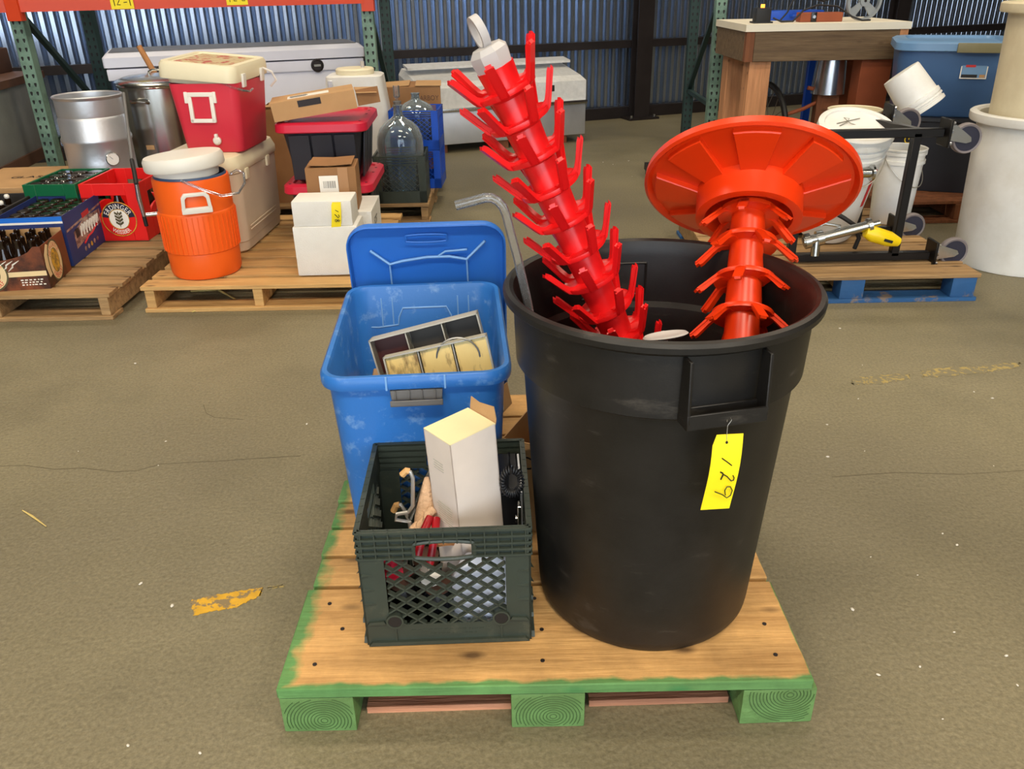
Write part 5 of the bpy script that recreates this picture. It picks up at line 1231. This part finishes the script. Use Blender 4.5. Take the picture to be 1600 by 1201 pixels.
rl = thing('plastic_reel', 'grey spoked plastic reel standing on the workbench', 'reel', rp+Vector((0, 0, .118)), (PI/2, 0, rad(8)))
m = MB(); m.lathe([(.100, -.012), (.117, -.014), (.117, .014), (.100, .012)], 36, None, False, False); disc(m, .100, .117, .0135, None); disc(m, .1, .117, -.0135, None); m.build('rim', 'reel_grey', rl, smooth=30)
sk = MB().prism([(.02, -.016), (.104, -.030), (.104, .030), (.02, .016)], -.006, .006).mesh('spoke', 'reel_grey', bevel=.002, seg=1)
for k in range(4): inst(sk, 'spoke', rl, rot=(0, 0, PI/4+k*PI/2))
MB().cyl(.032, -.014, .016, 20).build('hub', 'reel_grey', rl); MB().cyl(.008, .016, .022, 10).build('axle', 'dark_steel', rl)
cbn = thing('black_cable', 'tangle of black cable lying across the workbench', 'cable', (0, 0, 0)); p0 = on_bench(1208, 27, 5.74); 
MB().tube([p0+Vector(v) for v in ((0, 0, .03), (.05, -.02, .008), (.13, .0, .008), (.20, .03, .07), (.30, .05, .10), (.42, .04, .09), (.50, -.02, .03), (.56, -.04, .008), (.62, -.02, .008))], .006, 6).build('cable', 'cable_black', cbn, smooth=60)
MB().tube([p0+Vector(v) for v in ((.06, .05, .008), (.10, .04, .06), (.14, .06, .14), (.22, .1, .15), (.34, .08, .12), (.46, .1, .16))], .006, 6).build('cable', 'cable_black', cbn, smooth=60)
bcz = thing('blue_case', 'flat blue case at the back of the workbench', 'case', on_bench(1240, 18, 6.10), rad(2)); MB().box((0, 0, .03), (.36, .16, .06)).build('case', 'blue_crate', bcz, bevel=.006); MB().tube([(-.05, -.085, .03), (-.04, -.11, .03), (.04, -.11, .03), (.05, -.085, .03)], .007, 8).build('handle', 'blue_crate', bcz)
# things under the bench
wh = thing('spoked_reel', 'spoked wheel standing under the workbench', 'wheel', (1.79, 5.92, .34), (0, rad(90), rad(12)))
MB().tube([(.30*math.cos(2*PI*i/40), .30*math.sin(2*PI*i/40), 0) for i in range(40)], .020, 8, closed=True).build('tyre', 'black_rubber', wh)
MB().cyl(.02, -.05, .05, 12).build('hub', 'zinc', wh)
sp3 = MB().tube([(.018, .012, .03), (.285, -.01, 0)], .0025, 4).mesh('spoke', 'spoke')
for k in range(20): inst(sp3, 'spoke', wh, rot=(PI if k % 2 else 0, 0, 2*PI*k/20))
gb = thing('sheet_metal_duct', 'shiny bent galvanised sheet hanging under the workbench', 'duct', (2.18, 5.86, .58), rad(-8)); MB().lathe([(.11, 0), (.095, .225), (.092, .225), (.107, 0)], 28, cap0=False, cap1=False).build('sheet', 'zinc', gb); MB().box((0, 0, -.29), (.14, .12, .58)).build('stand', 'wood_brown', gb, smooth=0)
rh = thing('rusty_hose', 'rust coloured hose curving under the workbench', 'hose', (0, 0, 0)); MB().tube([D(1225, 180, 5.85), D(1255, 170, 5.85), D(1275, 160, 5.85), D(1281, 148, 5.85), D(1276, 140, 5.85), D(1262, 137, 5.85)], .013, 8).build('hose', 'rust', rh)
MB().tube([D(1225, 180, 5.85), D(1215, 230, 5.85), D(1213, 263, 5.85)], .013, 8).build('hose_end', 'rust', rh)
bf = thing('steel_trestle', 'blue steel trestle standing behind the workbench legs', 'trestle', (2.02, 6.55, 0)); 
for s in (-.27, .27): MB().box((s, 0, .43), (.05, .05, .86)).build('post', 'blue_crate', bf, smooth=0)
MB().box((0, 0, .83), (.59, .05, .08)).build('crossbar', 'blue_crate', bf, smooth=0)
dp_ = thing('wooden_skid', 'dark low skid on the floor between the toolbox and the orange foot', 'skid', (1.23, 5.9, 0), rad(3)); MB().box((0, 0, .06), (.42, .5, .05)).build('deck', 'dark_steel', dp_, smooth=0)
for s in (-.17, .17): MB().box((s, 0, .0175), (.06, .5, .035)).build('runner', 'dark_steel', dp_, smooth=0)

# ------------------------------------------------------------------ litter on the floor
def sliver(label, px, r, m_, name='wood_sliver'):
    o = MB().tube([G(x, y, r*.8) for x, y in px], [r*.5]+[r]*(len(px)-2)+[r*.4], 5).build(name, m_); o['label'] = label; o['category'] = 'debris'; o['group'] = 'litter on the floor'
sliver('pale wood sliver on the floor at the far left', [(35, 797), (50, 806), (72, 822)], .003, 'straw')
sliver('bent pale wood splinter under the coolers pallet', [(298, 455), (340, 452), (372, 470)], .007, 'straw')
sliver('short curved splinter in front of the coolers pallet', [(300, 487), (310, 484), (318, 485)], .006, 'straw')
for k in range(46):
    x, y = random.choice(((random.uniform(20, 520), random.uniform(520, 1180)), (random.uniform(1280, 1590), random.uniform(500, 1180)), (random.uniform(820, 1000), random.uniform(250, 340))))
    p = G(x, y); s_ = random.uniform(.0015, .0045)
    o = MB().lathe([(s_*.6, 0), (s_, s_*.4), (s_*.5, s_*.9)], 5).build('floor_crumb', 'dust', None, p, (0, 0, random.uniform(0, 6)), smooth=0); o.scale = (1.6, 1, 1)
    o['label'] = 'tiny pale crumb of debris on the concrete floor'; o['category'] = 'debris'; o['group'] = 'crumbs on the floor'
